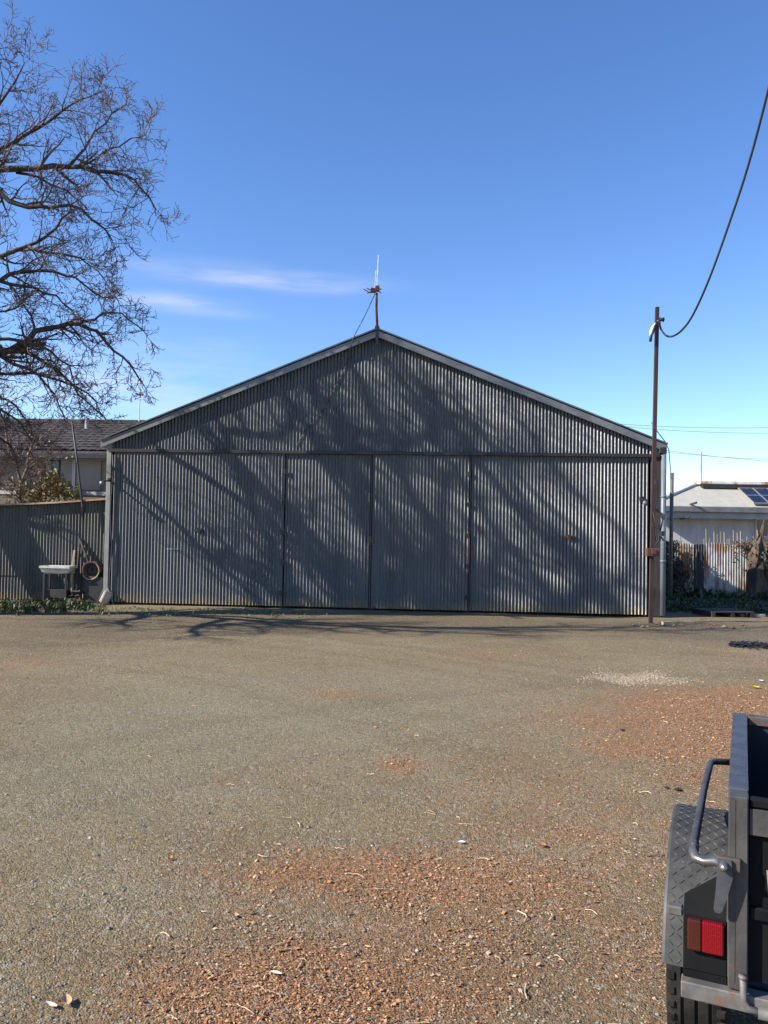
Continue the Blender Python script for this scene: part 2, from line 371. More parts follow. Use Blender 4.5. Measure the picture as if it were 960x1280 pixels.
def groundmat():
    t = NT('gravel_yard')
    a = t.node('ShaderNodeVertexColor'); a.layer_name = 'litter'
    sp = t.node('ShaderNodeSeparateColor'); t.L(a.outputs[0], sp.inputs[0])
    base = t.mix(t.ramp(t.noise(.45, det=6, rough=.6), .35, .65), (.250, .196, .108), (.200, .143, .074))
    base = t.mix(t.ramp(sp.outputs[2], .05, .9, 0, .8), base, (.245, .212, .128))
    base = t.mix(t.ramp(t.noise(1.1, (.5, 1.6, 1), 6, .6), .45, .75, 0, .45), base, (.27, .235, .175))
    # wheel ruts and raked arcs: broad, low contrast
    for cx, cy, amt in ((-11, -3, .55), (10, -8, .35)):
        vm = t.node('ShaderNodeVectorMath', operation='DISTANCE'); t.L(t.co, vm.inputs[0]); vm.inputs[1].default_value = (cx, cy, 0)
        rr = t.math('ADD', vm.outputs['Value'], t.math('MULTIPLY', t.noise(.5, det=3), 1.1))
        cb = t.node('ShaderNodeCombineXYZ'); t.L(rr, cb.inputs[0]); nn = t.noise(1.5, det=5, rough=.6, vec=cb.outputs[0])
        base = t.mix(t.ramp(nn, .50, .68, 0, amt), base, (.290, .245, .155)); base = t.mix(t.ramp(nn, .48, .34, 0, amt), base, (.150, .120, .078))
    # dark soil and leaf mould along the shed foot, also filling in for missing shade
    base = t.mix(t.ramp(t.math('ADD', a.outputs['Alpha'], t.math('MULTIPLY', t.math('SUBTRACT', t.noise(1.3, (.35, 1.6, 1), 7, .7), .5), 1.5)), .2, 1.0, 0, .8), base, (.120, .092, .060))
    # bark and leaf mulch
    n1 = t.noise(2.2, det=8, rough=.7); n2 = t.noise(14, det=6, rough=.7); n3 = t.noise(60, det=4, rough=.7)
    mm = t.math('ADD', sp.outputs[0], t.math('MULTIPLY', t.math('SUBTRACT', t.math('ADD', n1, t.math('ADD', t.math('MULTIPLY', n2, .7), t.math('MULTIPLY', n3, .8))), 1.25), 1.3))
    k = t.ramp(mm, .0, .95, 0, .9)
    mul = t.mix(t.vor(48), (.40, .195, .085), (.25, .12, .052))
    mul = t.mix(t.ramp(t.noise(25, det=4), .55, .7), mul, (.10, .058, .038))
    base = t.mix(k, base, mul)
    kp = t.ramp(t.math('ADD', sp.outputs[1], t.math('MULTIPLY', t.math('SUBTRACT', t.noise(6, (1, .5, 1), 6, .7), .5), 1.6)), 0.45, .9, 0, .5)
    base = t.mix(kp, base, (.50, .41, .31))
    # individual stones in the surface
    v1 = t.vor(125); h = t.node('ShaderNodeSeparateColor'); t.L(v1, h.inputs[0])
    base = t.mix(t.ramp(h.outputs[0], 0, .5, .62, 0), base, (.078, .062, .040))
    base = t.mix(t.ramp(h.outputs[1], .62, 1, 0, .42), base, (.43, .365, .245))
    v2 = t.vor(46); h2 = t.node('ShaderNodeSeparateColor'); t.L(v2, h2.inputs[0])
    base = t.mix(t.ramp(h2.outputs[0], .80, 1, 0, .45), base, (.40, .36, .30))
    base = t.mix(t.ramp(h2.outputs[1], .80, 1, 0, .5), base, (.08, .07, .058))
    d1 = t.vor(125, 'Distance'); d2 = t.vor(46, 'Distance')
    hh = t.math('ADD', t.math('MULTIPLY', d1, -.6), t.math('ADD', t.math('MULTIPLY', d2, -.5), t.math('MULTIPLY', t.noise(14, det=9, rough=.78), 1.6)))
    return t.out(base, .92, 0, t.bump(hh, .9, .02), .15)
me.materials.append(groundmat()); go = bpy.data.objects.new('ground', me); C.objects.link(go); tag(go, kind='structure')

# loose stones, bark chips and stems lying on the yard (nobody could count them)
def fan(n, dmin, dmax, power, rg):
    for _ in range(n):
        d = dmin + (dmax - dmin) * rg.random() ** power
        yield rg.uniform(-.56, .60) * d, d
mb = MB(); rg = random.Random(3)
for x, y in fan(15000, 2.35, 13, 2.0, rg):
    r = rg.uniform(.0025, .0060) * (1 + (rg.random() ** 14) * 1.3) * (1 + .05 * y); mb.rock((x, y, gz(x, y) + r * .25), r, rg)
tag(mb.build('gravel_stones', M['stones']), 'loose pebbles and stones scattered over the gravel yard', 'gravel', kind='stuff')
mb = MB(); rg = random.Random(5); n = 0
for x, y in fan(260000, 2.35, 12, 1.5, rg):
    k = masks(x, y)[0] + .55 * (MN.noise(Vector((x * 2.5, y * 2.5, 8))))
    if rg.random() > max(.005, min(1, (k - .27) * 1.25)): continue
    n += 1
    if n > 60000: break
    L_ = rg.uniform(.0018, .0048) * (1 + rg.random() ** 8 * 1.9) * (1 + .06 * y) ; W_ = L_ * rg.uniform(.3, .8); a = rg.random() * 6.3; z = gz(x, y) + rg.uniform(.002, .010)
    e = Vector((math.cos(a), math.sin(a), rg.uniform(-.35, .35))) * L_; q = Vector((-math.sin(a), math.cos(a), rg.uniform(-.5, .5))) * W_; c = Vector((x, y, z))
    up = Vector((0, 0, W_ * .35))
    mb.add([c - e, c - q + up*.3, c + e, c + q + up*.3, c + up], [(0, 1, 4), (1, 2, 4), (2, 3, 4), (3, 0, 4)])
tag(mb.build('bark_litter', M['chip']), 'orange brown bark chips and leaf bits lying in drifts over the yard', 'leaf litter', kind='stuff')
mb = MB(); rg = random.Random(11)
for x, y in fan(900, 2.35, 9, 1.5, rg):
    k = masks(x, y)[0]
    if rg.random() > .05 + k * .38: continue
    L_ = rg.uniform(.02, .075); a = rg.gauss(.1, 1.2); p = Vector((x, y, gz(x, y) + .006)); pts = [p]; cv = rg.uniform(-.5, .5)
    for i in range(4):
        a += cv + rg.uniform(-.2, .2); p = p + Vector((math.cos(a), math.sin(a), 0)) * L_ / 3; p.z = gz(p.x, p.y) + rg.uniform(.004, .013); pts.append(p.copy())
    mb.tube(pts, [rg.uniform(.0015, .003)] * 5, 4)
tag(mb.build('dry_stem_litter', M['straw']), 'thin pale dry stems strewn among the bark litter', 'leaf litter', kind='stuff')

# ------------------------------------------------------------------ the corrugated shed
SLp, SRp = Vector((-6.28, 18.3, 0)), Vector((5.78, 17.4, 0))
SRZ = math.atan2(SRp.y - SLp.y, SRp.x - SLp.x); ex = Vector((math.cos(SRZ), math.sin(SRZ), 0)); ey = Vector((-math.sin(SRZ), math.cos(SRZ), 0))
def Wl(px, py, off=0.0):               # shed-local (x, z) where the ray through a photo pixel meets the front plane (off = metres behind it)
    v = ray(px, py); o = SLp + ey * off
    t = (o - CAM).dot(ey) / v.dot(ey); q = CAM + v * t - SLp
    return q.dot(ex), q.z
def Wg(x, y, z): return SLp + ex * x + ey * y + Vector((0, 0, z))
shed = thing('corrugated_shed', 'large gabled corrugated iron shed with four big sheet doors', 'shed', SLp, SRZ)
DEP = 3.9
xA, zA = Wl(472, 413); xL, zL = Wl(128, 551); xR, zR = Wl(832, 556)
slL = (zA - zL) / (xA - xL); slR = (zA - zR) / (xR - xA)
def rz(x): return zA - (xA - x) * slL if x < xA else zA - (x - xA) * slR
zT = (Wl(137, 563)[1] + Wl(812, 572)[1]) / 2
xs_ = [Wl(p, q)[0] for p, q in ((140, 665), (355.5, 665), (464.5, 665), (586, 665), (811, 668))]
xw0, xw1 = Wl(134, 640)[0], Wl(824, 640)[0]
mb = MB(); mb.corr(xw0 + .04, xw1 - .02, zT - .05, lambda x: rz(x) - .07, .035); mb.build('gable_wall', M['galv_gable'], shed, True)
doors = []
for i in range(4):
    a, b = xs_[i] + .015, xs_[i+1] - .015
    mb = MB(); mb.corr(a, b, .055, zT - .02, 0.0); d = mb.build('door', M['galv_door'], shed, True); d.location.y = -.032 if i in (0, 2) else 0; doors.append(d)
    fr = MB(); fr.box(a, a + .05, .012, .06, .06, zT - .03); fr.box(b - .05, b, .012, .06, .06, zT - .03); fr.box(a + .05, b - .05, .012, .06, 1.6, 1.66); fr.box(a + .05, b - .05, .012, .06, .06, .11)
    fr.build('frame', M['track'], d)
def fixt(name, m, d, *boxes):
    q = MB()
    for b_ in boxes: q.bbox(*b_, b=.004)
    return q.build(name, m, d)
def latch(d, px, py, w=.16, rusty=True):
    x, z = Wl(px, py); m = M['rust'] if rusty else M['track']
    fixt('latch', m, d, (x - w, x + w, -.026, -.010, z - .03, z + .03), (x - .04, x + .04, -.052, -.0265, z - .055, z + .05), (x + w - .06, x + w - .02, -.05, -.0262, z - .02, z + .04))
latch(doors[0], 249, 663, .10, False); latch(doors[3], 711, 671, .13, True)
x, z = Wl(463, 676); fixt('latch', M['rust'], doors[1], (x - .035, x + .02, -.05, -.011, z - .12, z + .10), (x - .02, x + .035, -.075, -.0505, z - .04, z + .03))
for k in range(5):
    for xx, dd, mm in ((xs_[1], doors[0], 'track'), (xs_[3], doors[2], 'dusk')):
        z = .35 + k * .68; q = .05 if k % 2 else .075
        fixt('hinge', M[mm], dd, (xx - q, xx + .012, -.024, -.0105, z - .05, z + .05), (xx - .015, xx + .012, -.032, -.0245, z - .07, z + .07))
q = MB(); q.box(xs_[3] - .018, xs_[3] + .016, -.016, -.003, .9, 1.75); q.build('edge_strip', M['rust'], doors[2])
for i in (1, 2, 3):                                     # dark gaps between leaves are backed by a jamb
    q = MB(); q.box(xs_[i] - .06, xs_[i] + .06, .07, .13, .02, zT - .08); q.build('door_jamb', M['track'], shed)
q = MB(); q.bbox(xw0 + .02, xw1 - .02, -.075, .02, zT - .02, zT + .055, .006); q.box(xw0 + .02, xw1 - .02, .02, .034, zT - .09, zT + .02); q.build('door_track', M['track'], shed)
def slope(xa, xb, y0, y1, dz0, dz1):                    # a slab following the roof slope between two x's (same side of the ridge)
    q = MB(); pts = []
    for x in (xa, xb):
        for y in (y0, y1):
            for dz in (dz0, dz1): pts.append((x, y, rz(x) + dz))
    return q.add(pts, [(0,1,3,2),(4,6,7,5),(0,4,5,1),(2,3,7,6),(1,5,7,3),(0,2,6,4)])
for xa, xb in ((xL, xA - .004), (xA + .004, xR)):
    q = slope(xa, xb, -.10, -.04, -.165, -.02); q.build('bargeboard', M['barge'], shed)
    q = slope(xa - .02 if xa < xA - 1 else xa, xb + .02 if xb > xA + 1 else xb, -.13, DEP + .1, .003, .035); q.build('roof', M['galv_roof'], shed)
q = MB(); q.tube([(xA, -.15, zA + .03), (xA, DEP + .12, zA + .03)], .055, 8); q.box(xA - .03, xA + .03, -.112, -.102, zA - .34, zA - .01); q.build('ridge_cap', M['track'], shed)
# corner posts, side and rear walls
q = MB(); q.bbox(xw0 - .02, xw0 + .085, -.06, .06, .02, zL - .02, .006); q.build('corner_post', M['post'], shed)
q = MB(); xc = Wl(825.5, 660)[0]; q.bbox(xs_[4] + .03, xc, -.03, .07, .02, rz(xc) - .21, .006); q.build('corner_post', M['dusk'], shed)
for x in (xw0 + .01, xc - .02):
    q = MB(); n = int(DEP / .019)
    vs = []
    for i in range(n + 1):
        y = .08 + (DEP - .08) * i / n; o_ = .0118 * math.cos(2 * math.pi * y / .076); vs += [(x + o_, y, .02), (x + o_, y, rz(x) - .02)]
    q.add(vs, [(2*i, 2*i+2, 2*i+3, 2*i+1) for i in range(n)]); q.build('side_wall', M['galv_gable'], shed, True)
q = MB(); q.corr(xw0, xw1, .02, lambda x: rz(x) - .02, DEP, res=4); q.build('rear_wall', M['galv_gable'], shed, True)
# gutter and downpipe on the right eave
xG = Wl(829, 600)[0]; zG = Wl(829, 566)[1]
q = MB(); q.bbox(xG - .11, xG + .05, -.10, DEP, zG - .02, zG + .12, .01); q.build('gutter', M['track'], shed)
q = MB(); q.tube([(xG, -.03, zG), (xG, -.03, .05)], .057, 14); 
for z in (1.2, 2.6): q.tube([(xG, -.03, z), (xG, -.03, z + .05)], .063, 14)
q.build('downpipe', M['pvc'], shed, True)
# small floodlights on both front corners, with their arms
def flood(px, py, arm):
    x, z = Wl(px, py); h = MB()
    h.bar((x, -.02, z + .10), (x, -arm, z + .05), .03); h.bbox(x - .05, x + .03, -.06, -.0, z + .06, z + .16, .006)
    b = h.build('floodlight', M['black'], shed)
    l = MB(); l.lathe([(-.07, .0), (-.07, .045), (-.02, .052), (.04, .036), (.06, .02), (.06, 0)], (x, -arm, z + .01), 'y', 14); l.build('lamp_head', M['barge'], b, True)
flood(138, 606, .42); flood(802, 630, .28)
# loose black lead running down beside the left door
x, z = Wl(142, 566); pts = [(x + .02 + .02 * math.sin(i * 1.3) + (0 if i < 6 else .02), -.085, z - .05 - i * .34) for i in range(11)]
q = MB(); q.tube(pts, .018, 6); q.build('power_lead', M['cable'], shed, True)
# antenna lead draped over the gable
def cablepts(seq, off): return [(lambda a: (a[0], off, a[1]))(Wl(p, q_)) for p, q_ in seq]
# white scrape on the first door
x, z = Wl(216, 686); q = MB(); q.corr(x - .14, x + .16, z - .010, z + .006, -.0015)
q.build('paint_scrape', M['white'], doors[0])

# TV antenna on the ridge
p0 = P(472, 414, 17.84); p1 = P(471, 366, 17.84); ant = thing('tv_antenna', 'rusty antenna mast with short aerial rods on the shed apex', 'antenna', p0)
def rel(o, p): return Vector(p) - Vector(o.location)
q = MB(); mid = P(470.6, 385, 17.84); q.tube([Vector((0, 0, -.05)), rel(ant, mid), rel(ant, p1)], [.032, .028, .026], 8); q.build('mast', M['rust'], ant, True)
q = MB(); pb = rel(ant, P(471, 363, 17.84)); q.bar(pb + Vector((-.22, .12, -.03)), pb + Vector((.10, -.05, .02)), .025)
for k, (dx, L_) in enumerate(((-.19, .14), (-.13, .12), (-.06, .10), (0, .16), (.06, .11))):
    c = pb + Vector((dx, 0, -.02 + .03 * (k % 2))); q.tube([c + Vector((-L_ * .75, -L_ * .5, .02)), c + Vector((L_ * .35, L_ * .5, -.02))], .011, 5)
q.bbox(pb.x - .14, pb.x - .02, pb.y - .05, pb.y + .05, pb.z - .05, pb.z + .04); q.bbox(pb.x - .03, pb.x + .06, pb.y - .05, pb.y + .05, pb.z - .02, pb.z + .10); q.build('aerial', M['rust'], ant)
q = MB(); q.tube([rel(ant, P(471, 362, 17.84)), rel(ant, P(473, 319, 17.84))], [.012, .008], 6); q.tube([rel(ant, P(468.5, 360, 17.84)), rel(ant, P(470, 338, 17.84))], .008, 5); q.build('whip_rod', M['whiteplastic'], ant)
a = rel(ant, P(469, 367, 17.84)); wx, wz = Wl(443, 424, -.13); b = rel(ant, Wg(wx, -.14, rz(wx) + .05))
pts = [a, (a + b) / 2 + Vector((0, 0, -.03)), b]
for px, py in ((440, 432), (437, 447), (425, 472), (415, 490), (408, 508), (396, 522), (380, 540), (371, 556)):
    x, z = Wl(px, py, .0); pts.append(rel(ant, Wg(x, -.145 if py < 434 else .012, z)))
q = MB(); q.tube(pts, .009, 5); q.build('lead', M['cable'], ant)

# ------------------------------------------------------------------ rusty service pole at the right corner
pb_ = G(813, 779); pole = thing('rusty_pole', 'tall thin rusty steel pole at the right front corner of the shed', 'pole', (pb_.x, pb_.y, 0))
dP = pb_.y
pt = rel(pole, P(821.5, 384, dP)); q = MB(); q.bar((0, 0, -.1), pt, .07, .07, Vector((0, 1, 0))); q.build('shaft', M['rustpole'], pole)
def onpole(px, py, off=0): v = rel(pole, P(px, py, dP)); v.y -= off; return v
c = onpole(815, 690); q = MB(); q.bbox(c.x - .13, c.x + .12, -.09, .05, c.z - .085, c.z + .075, .006); q.box(c.x - .04, c.x + .05, -.12, -.09, c.z - .04, c.z + .05); q.build('bracket', M['rust'], pole)
c = onpole(825, 401); q = MB(); q.bar(c + Vector((-.07, -.02, -.03)), c + Vector((.03, -.02, .02)), .05); q.lathe([(-.04, 0), (-.04, .05), (0, .03), (.04, .05), (.06, 0)], (c.x + .03, c.y - .02, c.z + .02), 'x', 10); q.build('insulator', M['black'], pole, True)
q = MB(); L1 = [onpole(*p, off=.06) for p in ((815, 640), (818, 655), (823, 664), (822, 676), (816, 684))]; q.tube(L1, .012, 5)
q.tube([onpole(*p, off=.02) for p in ((816, 628), (823, 636), (828, 650), (824, 668), (829, 676))], .016, 6); q.tube([onpole(*p, off=.05) for p in ((813, 655), (819, 660), (824, 661))], .01, 5); q.build('loose_wires', M['cable'], pole, True)
c = onpole(825, 667); q = MB(); q.lathe([(-.05, 0), (-.05, .05), (.05, .06), (.05, 0)], (c.x, c.y - .1, c.z), 'z', 10); q.bbox(c.x - .09, c.x + .0, c.y - .06, c.y + .02, c.z - .15, c.z - .06); q.build('junction_box', M['black'], pole)
c = onpole(818, 405, .06); q = MB(); vs = []
prof = [(0, .0, .015), (-.04, -.06, .035), (-.07, -.15, .045), (-.09, -.25, .03), (-.10, -.32, .012)]
for dx, dz, w_ in prof: vs += [(c.x + dx - w_, c.y, c.z + dz), (c.x + dx + w_ * .6, c.y - .03, c.z + dz + .02), (c.x + dx, c.y + .03, c.z + dz)]
fs = []
for i in range(4):
    for k in range(3): fs.append((i*3+k, i*3+(k+1)%3, i*3+3+(k+1)%3, i*3+3+k))
o_ = tag(MB().add([Vector(v) + Vector(pole.location) for v in vs], fs).build('white_rag', M['whiteplastic'], None, True), 'pale rag tied high on the rusty pole', 'rag')
q = MB(); q.tube([Vector(pole.location) + onpole(*p, off=.07) for p in ((818, 407), (816, 415), (812.5, 420), (811.5, 428))], [.015, .02, .03, .028], 6)
tag(q.build('cable_end', M['cable'], None, True), 'short black cable tail hanging under the pale rag', 'cable')
# the heavy overhead cable
pts = []
anch = Vector(pole.location) + onpole(823, 404, .07)
ctrl = [(anch, None)] + [(P(px, py, d), None) for px, py, d in ((826, 411, 16.6), (832, 419, 16.4), (840, 420.5, 16.1), (852, 413, 15.7), (866, 394, 15.3), (886, 350, 14.7), (910, 284, 14.1), (935, 208, 13.4), (960, 114, 12.6), (985, 5, 11.8), (1015, -160, 10.8), (1070, -500, 9.2))]
ctrl = [c[0] for c in ctrl]
for i in range(len(ctrl) - 1):                          # Catmull-Rom
    a, b, c, d = ctrl[max(i-1, 0)], ctrl[i], ctrl[i+1], ctrl[min(i+2, len(ctrl)-1)]
    for k in range(5):
        t = k / 5; pts.append(.5 * ((2*b) + (c - a) * t + (2*a - 5*b + 4*c - d) * t*t + (3*b - a - 3*c + d) * t**3))
pts.append(ctrl[-1])
q = MB(); q.tube(pts, .021, 7); tag(q.build('overhead_cable', M['cable'], None, True), 'thick black overhead cable sagging down to the rusty pole', 'cable')
# wire from the gutter corner down behind
q = MB(); q.tube([P(*p) for p in ((814, 528, 17.4), (822, 540, 17.5), (832, 553, 17.7), (836, 562, 18.5), (838, 585, 20), (839, 598, 21.4))], .012, 5)
tag(q.build('service_wire', M['wire'], None, True), 'thin wire looping from the shed corner down to the slim grey post', 'wire')
g = G(840, 742); q = MB(); b = P(840, 591, 21.5); q.tube([(b.x - .02, 21.5, 0), (b.x, 21.5, b.z)], .05, 8); q2 = q.build('slim_post', M['galvbar'], None, True); tag(q2, 'slim grey steel post beyond the shed downpipe', 'post')
# far power lines over the houses
for (p, q_, s, lb) in (((760, 529), (1000, 533.5), .5, 'faint power line highest above the pale house'), ((760, 531), (1000, 541), .6, 'faint power line second from the top above the pale house'),
                       ((760, 555), (1000, 575), .7, 'faint power line third from the top above the pale house'), ((760, 551), (1000, 579), .6, 'faint power line lowest above the pale house roof')):
    a, b = P(*p, 62), P(*q_, 58); pts = [a + (b - a) * (i / 12) - Vector((0, 0, s * (1 - (2 * i / 12 - 1) ** 2) * .4)) for i in range(13)]
    q = MB(); q.tube(pts, .017, 4); tag(q.build('power_line', M['wire'], None, True), lb, 'power line', 'far power lines behind the shed')

# ------------------------------------------------------------------ lean-to on the left, and what stands against it
LY = .35                                                 # metres behind the shed front
lean = thing('corrugated_lean_to', 'low corrugated iron lean-to joined to the left side of the shed', 'shed', SLp, SRZ)
xl1 = xw0 - .03; xl0 = xl1 - 8.5
e0x, e0z = Wl(0, 632, LY); e1x, e1z = Wl(132, 625, LY)
def ez(x): return e0z + (e1z - e0z) * (x - e0x) / (e1x - e0x) - .02 * max(0, math.sin((x - e0x) / (e1x - e0x) * math.pi))
zs = Wl(40, 720, LY)[1]
q = MB(); q.corr(xl0, xl1, zs, lambda x: ez(x) - .01, LY); q.build('upper_wall', M['galv_lean'], lean, True)
q = MB(); q.corr(xl0, xl1, .02, zs + .05, LY + .02, ph=1.3); q.build('lower_wall', M['galv_lean'], lean, True)
q = MB(); q.box(xl0, xl1, LY + .035, LY + .09, zs - .04, zs + .03); q.build('rail', M['track'], lean)
q = MB(); vs = []
n = 40
for i in range(n + 1):
    x = xl0 + (xl1 - xl0) * i / n; vs += [(x, LY - .14, ez(x) - .005), (x, LY - .14, ez(x) + .035), (x, LY + 3.0, ez(x) + .16), (x, LY + 3.0, ez(x) + .12)]
fs = []
for i in range(n):
    for k in range(4): fs.append((4*i+k, 4*i+4+k, 4*i+4+(k+1)%4, 4*i+(k+1)%4))
q.add(vs, fs); q.build('roof', plain('rust_stained_roof', (.30, .16, .10), (.38, .27, .20), 2, rough=.8, rust=.2), lean)
q = MB(); q.box(xl0 + .1, xl0 + .14, LY + .1, LY + 2.9, .02, ez(xl0)); q.box(xl0, xl1, LY + 2.92, LY + 2.96, .02, ez(xl0)); q.build('rear_wall', M['galv_lean'], lean)
# wash trough on its stand
def Lp(px, py, y): x, z = Wl(px, py, y); return x, y, z
x0_, _, zt_ = Lp(50, 707, -.1); x1_ = Lp(88, 707, -.1)[0]; zb_ = Lp(60, 716, -.1)[2]
tr = thing('wash_trough', 'old white enamel wash trough on a dark stand against the lean-to', 'trough', Wg((x0_ + x1_) / 2, .05, 0), SRZ)
hw = (x1_ - x0_) / 2; q = MB()
def ring(z, ix, iy): return [(-hw + ix, -.2 + iy, z), (hw - ix, -.2 + iy, z), (hw - ix, .2 - iy, z), (-hw + ix, .2 - iy, z)]
rs = [ring(zb_ - .02, .1, .08), ring(zb_ + .02, .045, .045), ring(zt_ - .055, .02, .02), ring(zt_ - .05, 0, 0), ring(zt_, 0.004, 0.004), ring(zt_, .04, .04), ring(zb_ + .05, .08, .08)]
vs = [p for r_ in rs for p in r_]; fs = [(3, 2, 1, 0), (24, 25, 26, 27)]
for i in range(6):
    for k in range(4): fs.append((4*i+k, 4*i+(k+1)%4, 4*i+4+(k+1)%4, 4*i+4+k))
q.add(vs, fs); q.build('basin', M['white'], tr)
for sx in (-1, 1):
    for sy in (-1, 1):
        q = MB(); q.bar((sx * (hw - .1), sy * .13, 0), (sx * (hw - .1), sy * .13, zb_ - .01), .04); q.build('leg', M['track'], tr)
q = MB(); q.box(-hw + .13, hw - .13, -.11, .11, .12, .30); q.build('dark_infill', M['dusk'], tr)  # dark box added to darken the space under the basin
# things stored round it
def lay(name, pts, r_, m, label, cat, n=8, y=None):
    q = MB(); q.tube([Wg(*p) for p in pts], r_, n); return tag(q.build(name, M[m], None, True), label, cat)
def Lq(px, py, y): x, z = Wl(px, py, y); return (x, y, max(z, .0))
q = MB(); q.bar(Wg(*Lq(90, 712, .12)), Wg(*Lq(93, 688, .30)), .045, .03); q.bar(Wg(*Lq(90, 756, .1)), Wg(*Lq(90, 712, .12)), .045, .03); tag(q.build('timber_offcut', M['timber']), 'pale yellow timber offcut leaning beside the white trough', 'timber')
lay('iron_bar', [Lq(96, 755, 0), Lq(97, 712, .1), Lq(100, 673, .31)], .025, 'dusk', 'dark iron bar leaning upright right of the pale timber', 'bar')
lay('angled_prop', [Lq(118, 722, .1), Lq(108, 695, .22), Lq(100, 675, .30)], .028, 'dusk', 'dark slanting prop resting against the iron bar tip', 'bar')
lay('leaning_rod', [Lq(104, 650, .19), Lq(103, 632, .19), Lq(97, 580, .24), Lq(90, 527, .3)], .022, 'track', 'long thin dark rod leaning up past the lean-to roof', 'rod')
cx_, _, cz_ = Lq(115, 713, .12); wr = thing('wheel_rim', 'rusty round wheel rim hanging on the lean-to wall', 'wheel rim', Wg(cx_, .14, cz_), SRZ)
q = MB(); q.lathe([(-.10, .205), (-.11, .19), (-.06, .165), (.06, .16), (.10, .19), (.10, .205), (.03, .18), (-.05, .185), (-.10, .205)], (0, 0, 0), 'y', 28); q.build('rim', M['rust'], wr, True)
q = MB(); q.lathe([(-.02, .165), (.0, .12), (-.03, .10), (-.03, .03), (.0, .028)], (0, 0, 0), 'y', 24); q.build('hub_disc', M['track'], wr, True)
q = MB(); q.tube([(.205 * math.cos(a), -.10, .205 * math.sin(a)) for a in [R(t) for t in range(-150, 60, 10)]], .011, 5); q.build('bright_edge', M['timber'], wr)
bx, _, _ = Lq(120, 740, .1)
q = MB(); q.bbox(bx - .28, bx + .20, .06, .30, 0, .62, .02); ds = q.build('steel_drum_box', M['track'], None); ds.location = SLp; ds.rotation_euler = (0, 0, SRZ); tag(ds, 'dark steel box standing in shade under the wheel rim', 'box')
q = MB(); 
for k in range(7): q.rock(Wg(Lq(88 + k * 2.2, 748, .0)[0], -.05 + .05 * (k % 3), .08 + .09 * (k % 3)), .11, random.Random(k))
tag(q.build('scrap_heap', M['dusk']), 'heap of dark scrap beneath the leaning bars', 'scrap')
c = Lq(134, 745, -.12); q = MB(); w0 = Wg(c[0] - .02, -.14, .0); q.bbox(-.10, .10, -.06, .06, -.15, .15, .03); Q = Matrix.Rotation(R(24), 3, 'Y') @ Matrix.Rotation(R(30), 3, 'Z'); q.v = [tuple(w0 + Q @ Vector(v) + Vector((0, 0, .16))) for v in q.v]; tag(q.build('concrete_lump', plain('pinkish_concrete', (.40, .32, .27), (.3, .24, .2), 8, rough=.9, bump=.5)), 'pinkish concrete lump at the foot of the left corner post', 'concrete')
lay('hose_pipe', [Lq(121, 757, -.1), Lq(125, 746, -.1), Lq(129, 737, -.05), Lq(134, 735, -.05), Lq(138, 742, -.12), Lq(142, 757, -.16)], .009, 'wire', 'thin grey hose bent over near the corner post', 'hose', 6)

# ------------------------------------------------------------------ left house
lh = thing('tiled_house', 'cream house with dark brown tiled roof behind the lean-to', 'house', (-10, 25, 0), R(-2))
def HL(px, py, d): return rel(lh, P(px, py, d))
ze = HL(70, 568, 24).z; zr = HL(70, 527, 28.5).z
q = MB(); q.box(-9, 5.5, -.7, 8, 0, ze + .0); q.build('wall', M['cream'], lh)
q = MB(); q.add([(-9.6, -1.1, ze + .02), (6.2, -1.1, ze + .02), (6.2, 3.6, zr), (-9.6, 3.6, zr), (6.2, 8.6, ze + .02), (-9.6, 8.6, ze + .02), (-9.6, -1.1, ze - .02), (6.2, -1.1, ze - .02)], [(0, 1, 2, 3), (3, 2, 4, 5), (1, 4, 2), (0, 3, 5), (6, 7, 1, 0)])
rf = q.build('roof', M['tile'], lh); rf.data.update()
q = MB()
nrow = 13
for i in range(1, nrow):                                  # every course of tiles stands proud of the one below
    t = i / nrow; y = -1.1 + 4.7 * t; z = ze + .02 + (zr - ze - .02) * t
    vs = []; n = 110
    for k in range(n + 1):
        x = -9.55 + 15.7 * k / n; b_ = .022 + .018 * (k % 2) + .006 * rng.random(); vs += [(x, y - .03, z + b_ * 1.6 - .012), (x, y + .33, z + .15)]
    q.add(vs, [(2*k, 2*k+2, 2*k+3, 2*k+1) for k in range(n)])
q.build('tile_courses', M['tile'], rf, False)
q = MB(); q.tube([(-9.6, 3.6, zr + .03), (6.2, 3.6, zr + .03)], .09, 8); q.build('ridge_tiles', M['tile'], rf)
q = MB(); q.bbox(-9.6, 6.2, -1.22, -1.09, ze - .14, ze + .03, .02); q.build('gutter', M['track'], lh)
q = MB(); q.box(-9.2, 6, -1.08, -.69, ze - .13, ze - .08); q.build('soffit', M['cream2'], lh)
v = HL(105, 536, 27.4); q = MB(); q.tube([(v.x, v.y, v.z - .3), (v.x, v.y, v.z + .32)], .06, 8); q.tube([(v.x, v.y, v.z + .32), (v.x, v.y, v.z + .38)], .09, 8); q.build('vent_pipe', M['concrete'], lh)
a, b = HL(57, 574, 24.3), HL(77, 606, 24.3)
q = MB(); q.box(a.x, b.x, -.74, -.705, b.z, a.z); wf = q.build('window', M['dusk'], lh)
q = MB(); q.box(a.x + .06, (a.x + b.x) / 2 - .02, -.75, -.742, b.z + .06, a.z - .05); q.box((a.x + b.x) / 2 + .02, b.x - .06, -.75, -.742, b.z + .06, a.z - .05); q.build('pane', M['glass_dark'], wf)
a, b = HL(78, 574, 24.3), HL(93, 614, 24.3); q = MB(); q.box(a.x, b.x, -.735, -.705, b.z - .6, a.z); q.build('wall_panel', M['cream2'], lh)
a, b = HL(98, 573, 24.3), HL(128, 613, 24.3); q = MB(); 
q.bbox(a.x, b.x, -.75, -.705, b.z, a.z, .01)
q.build('roller_door', M['cream2'], lh)
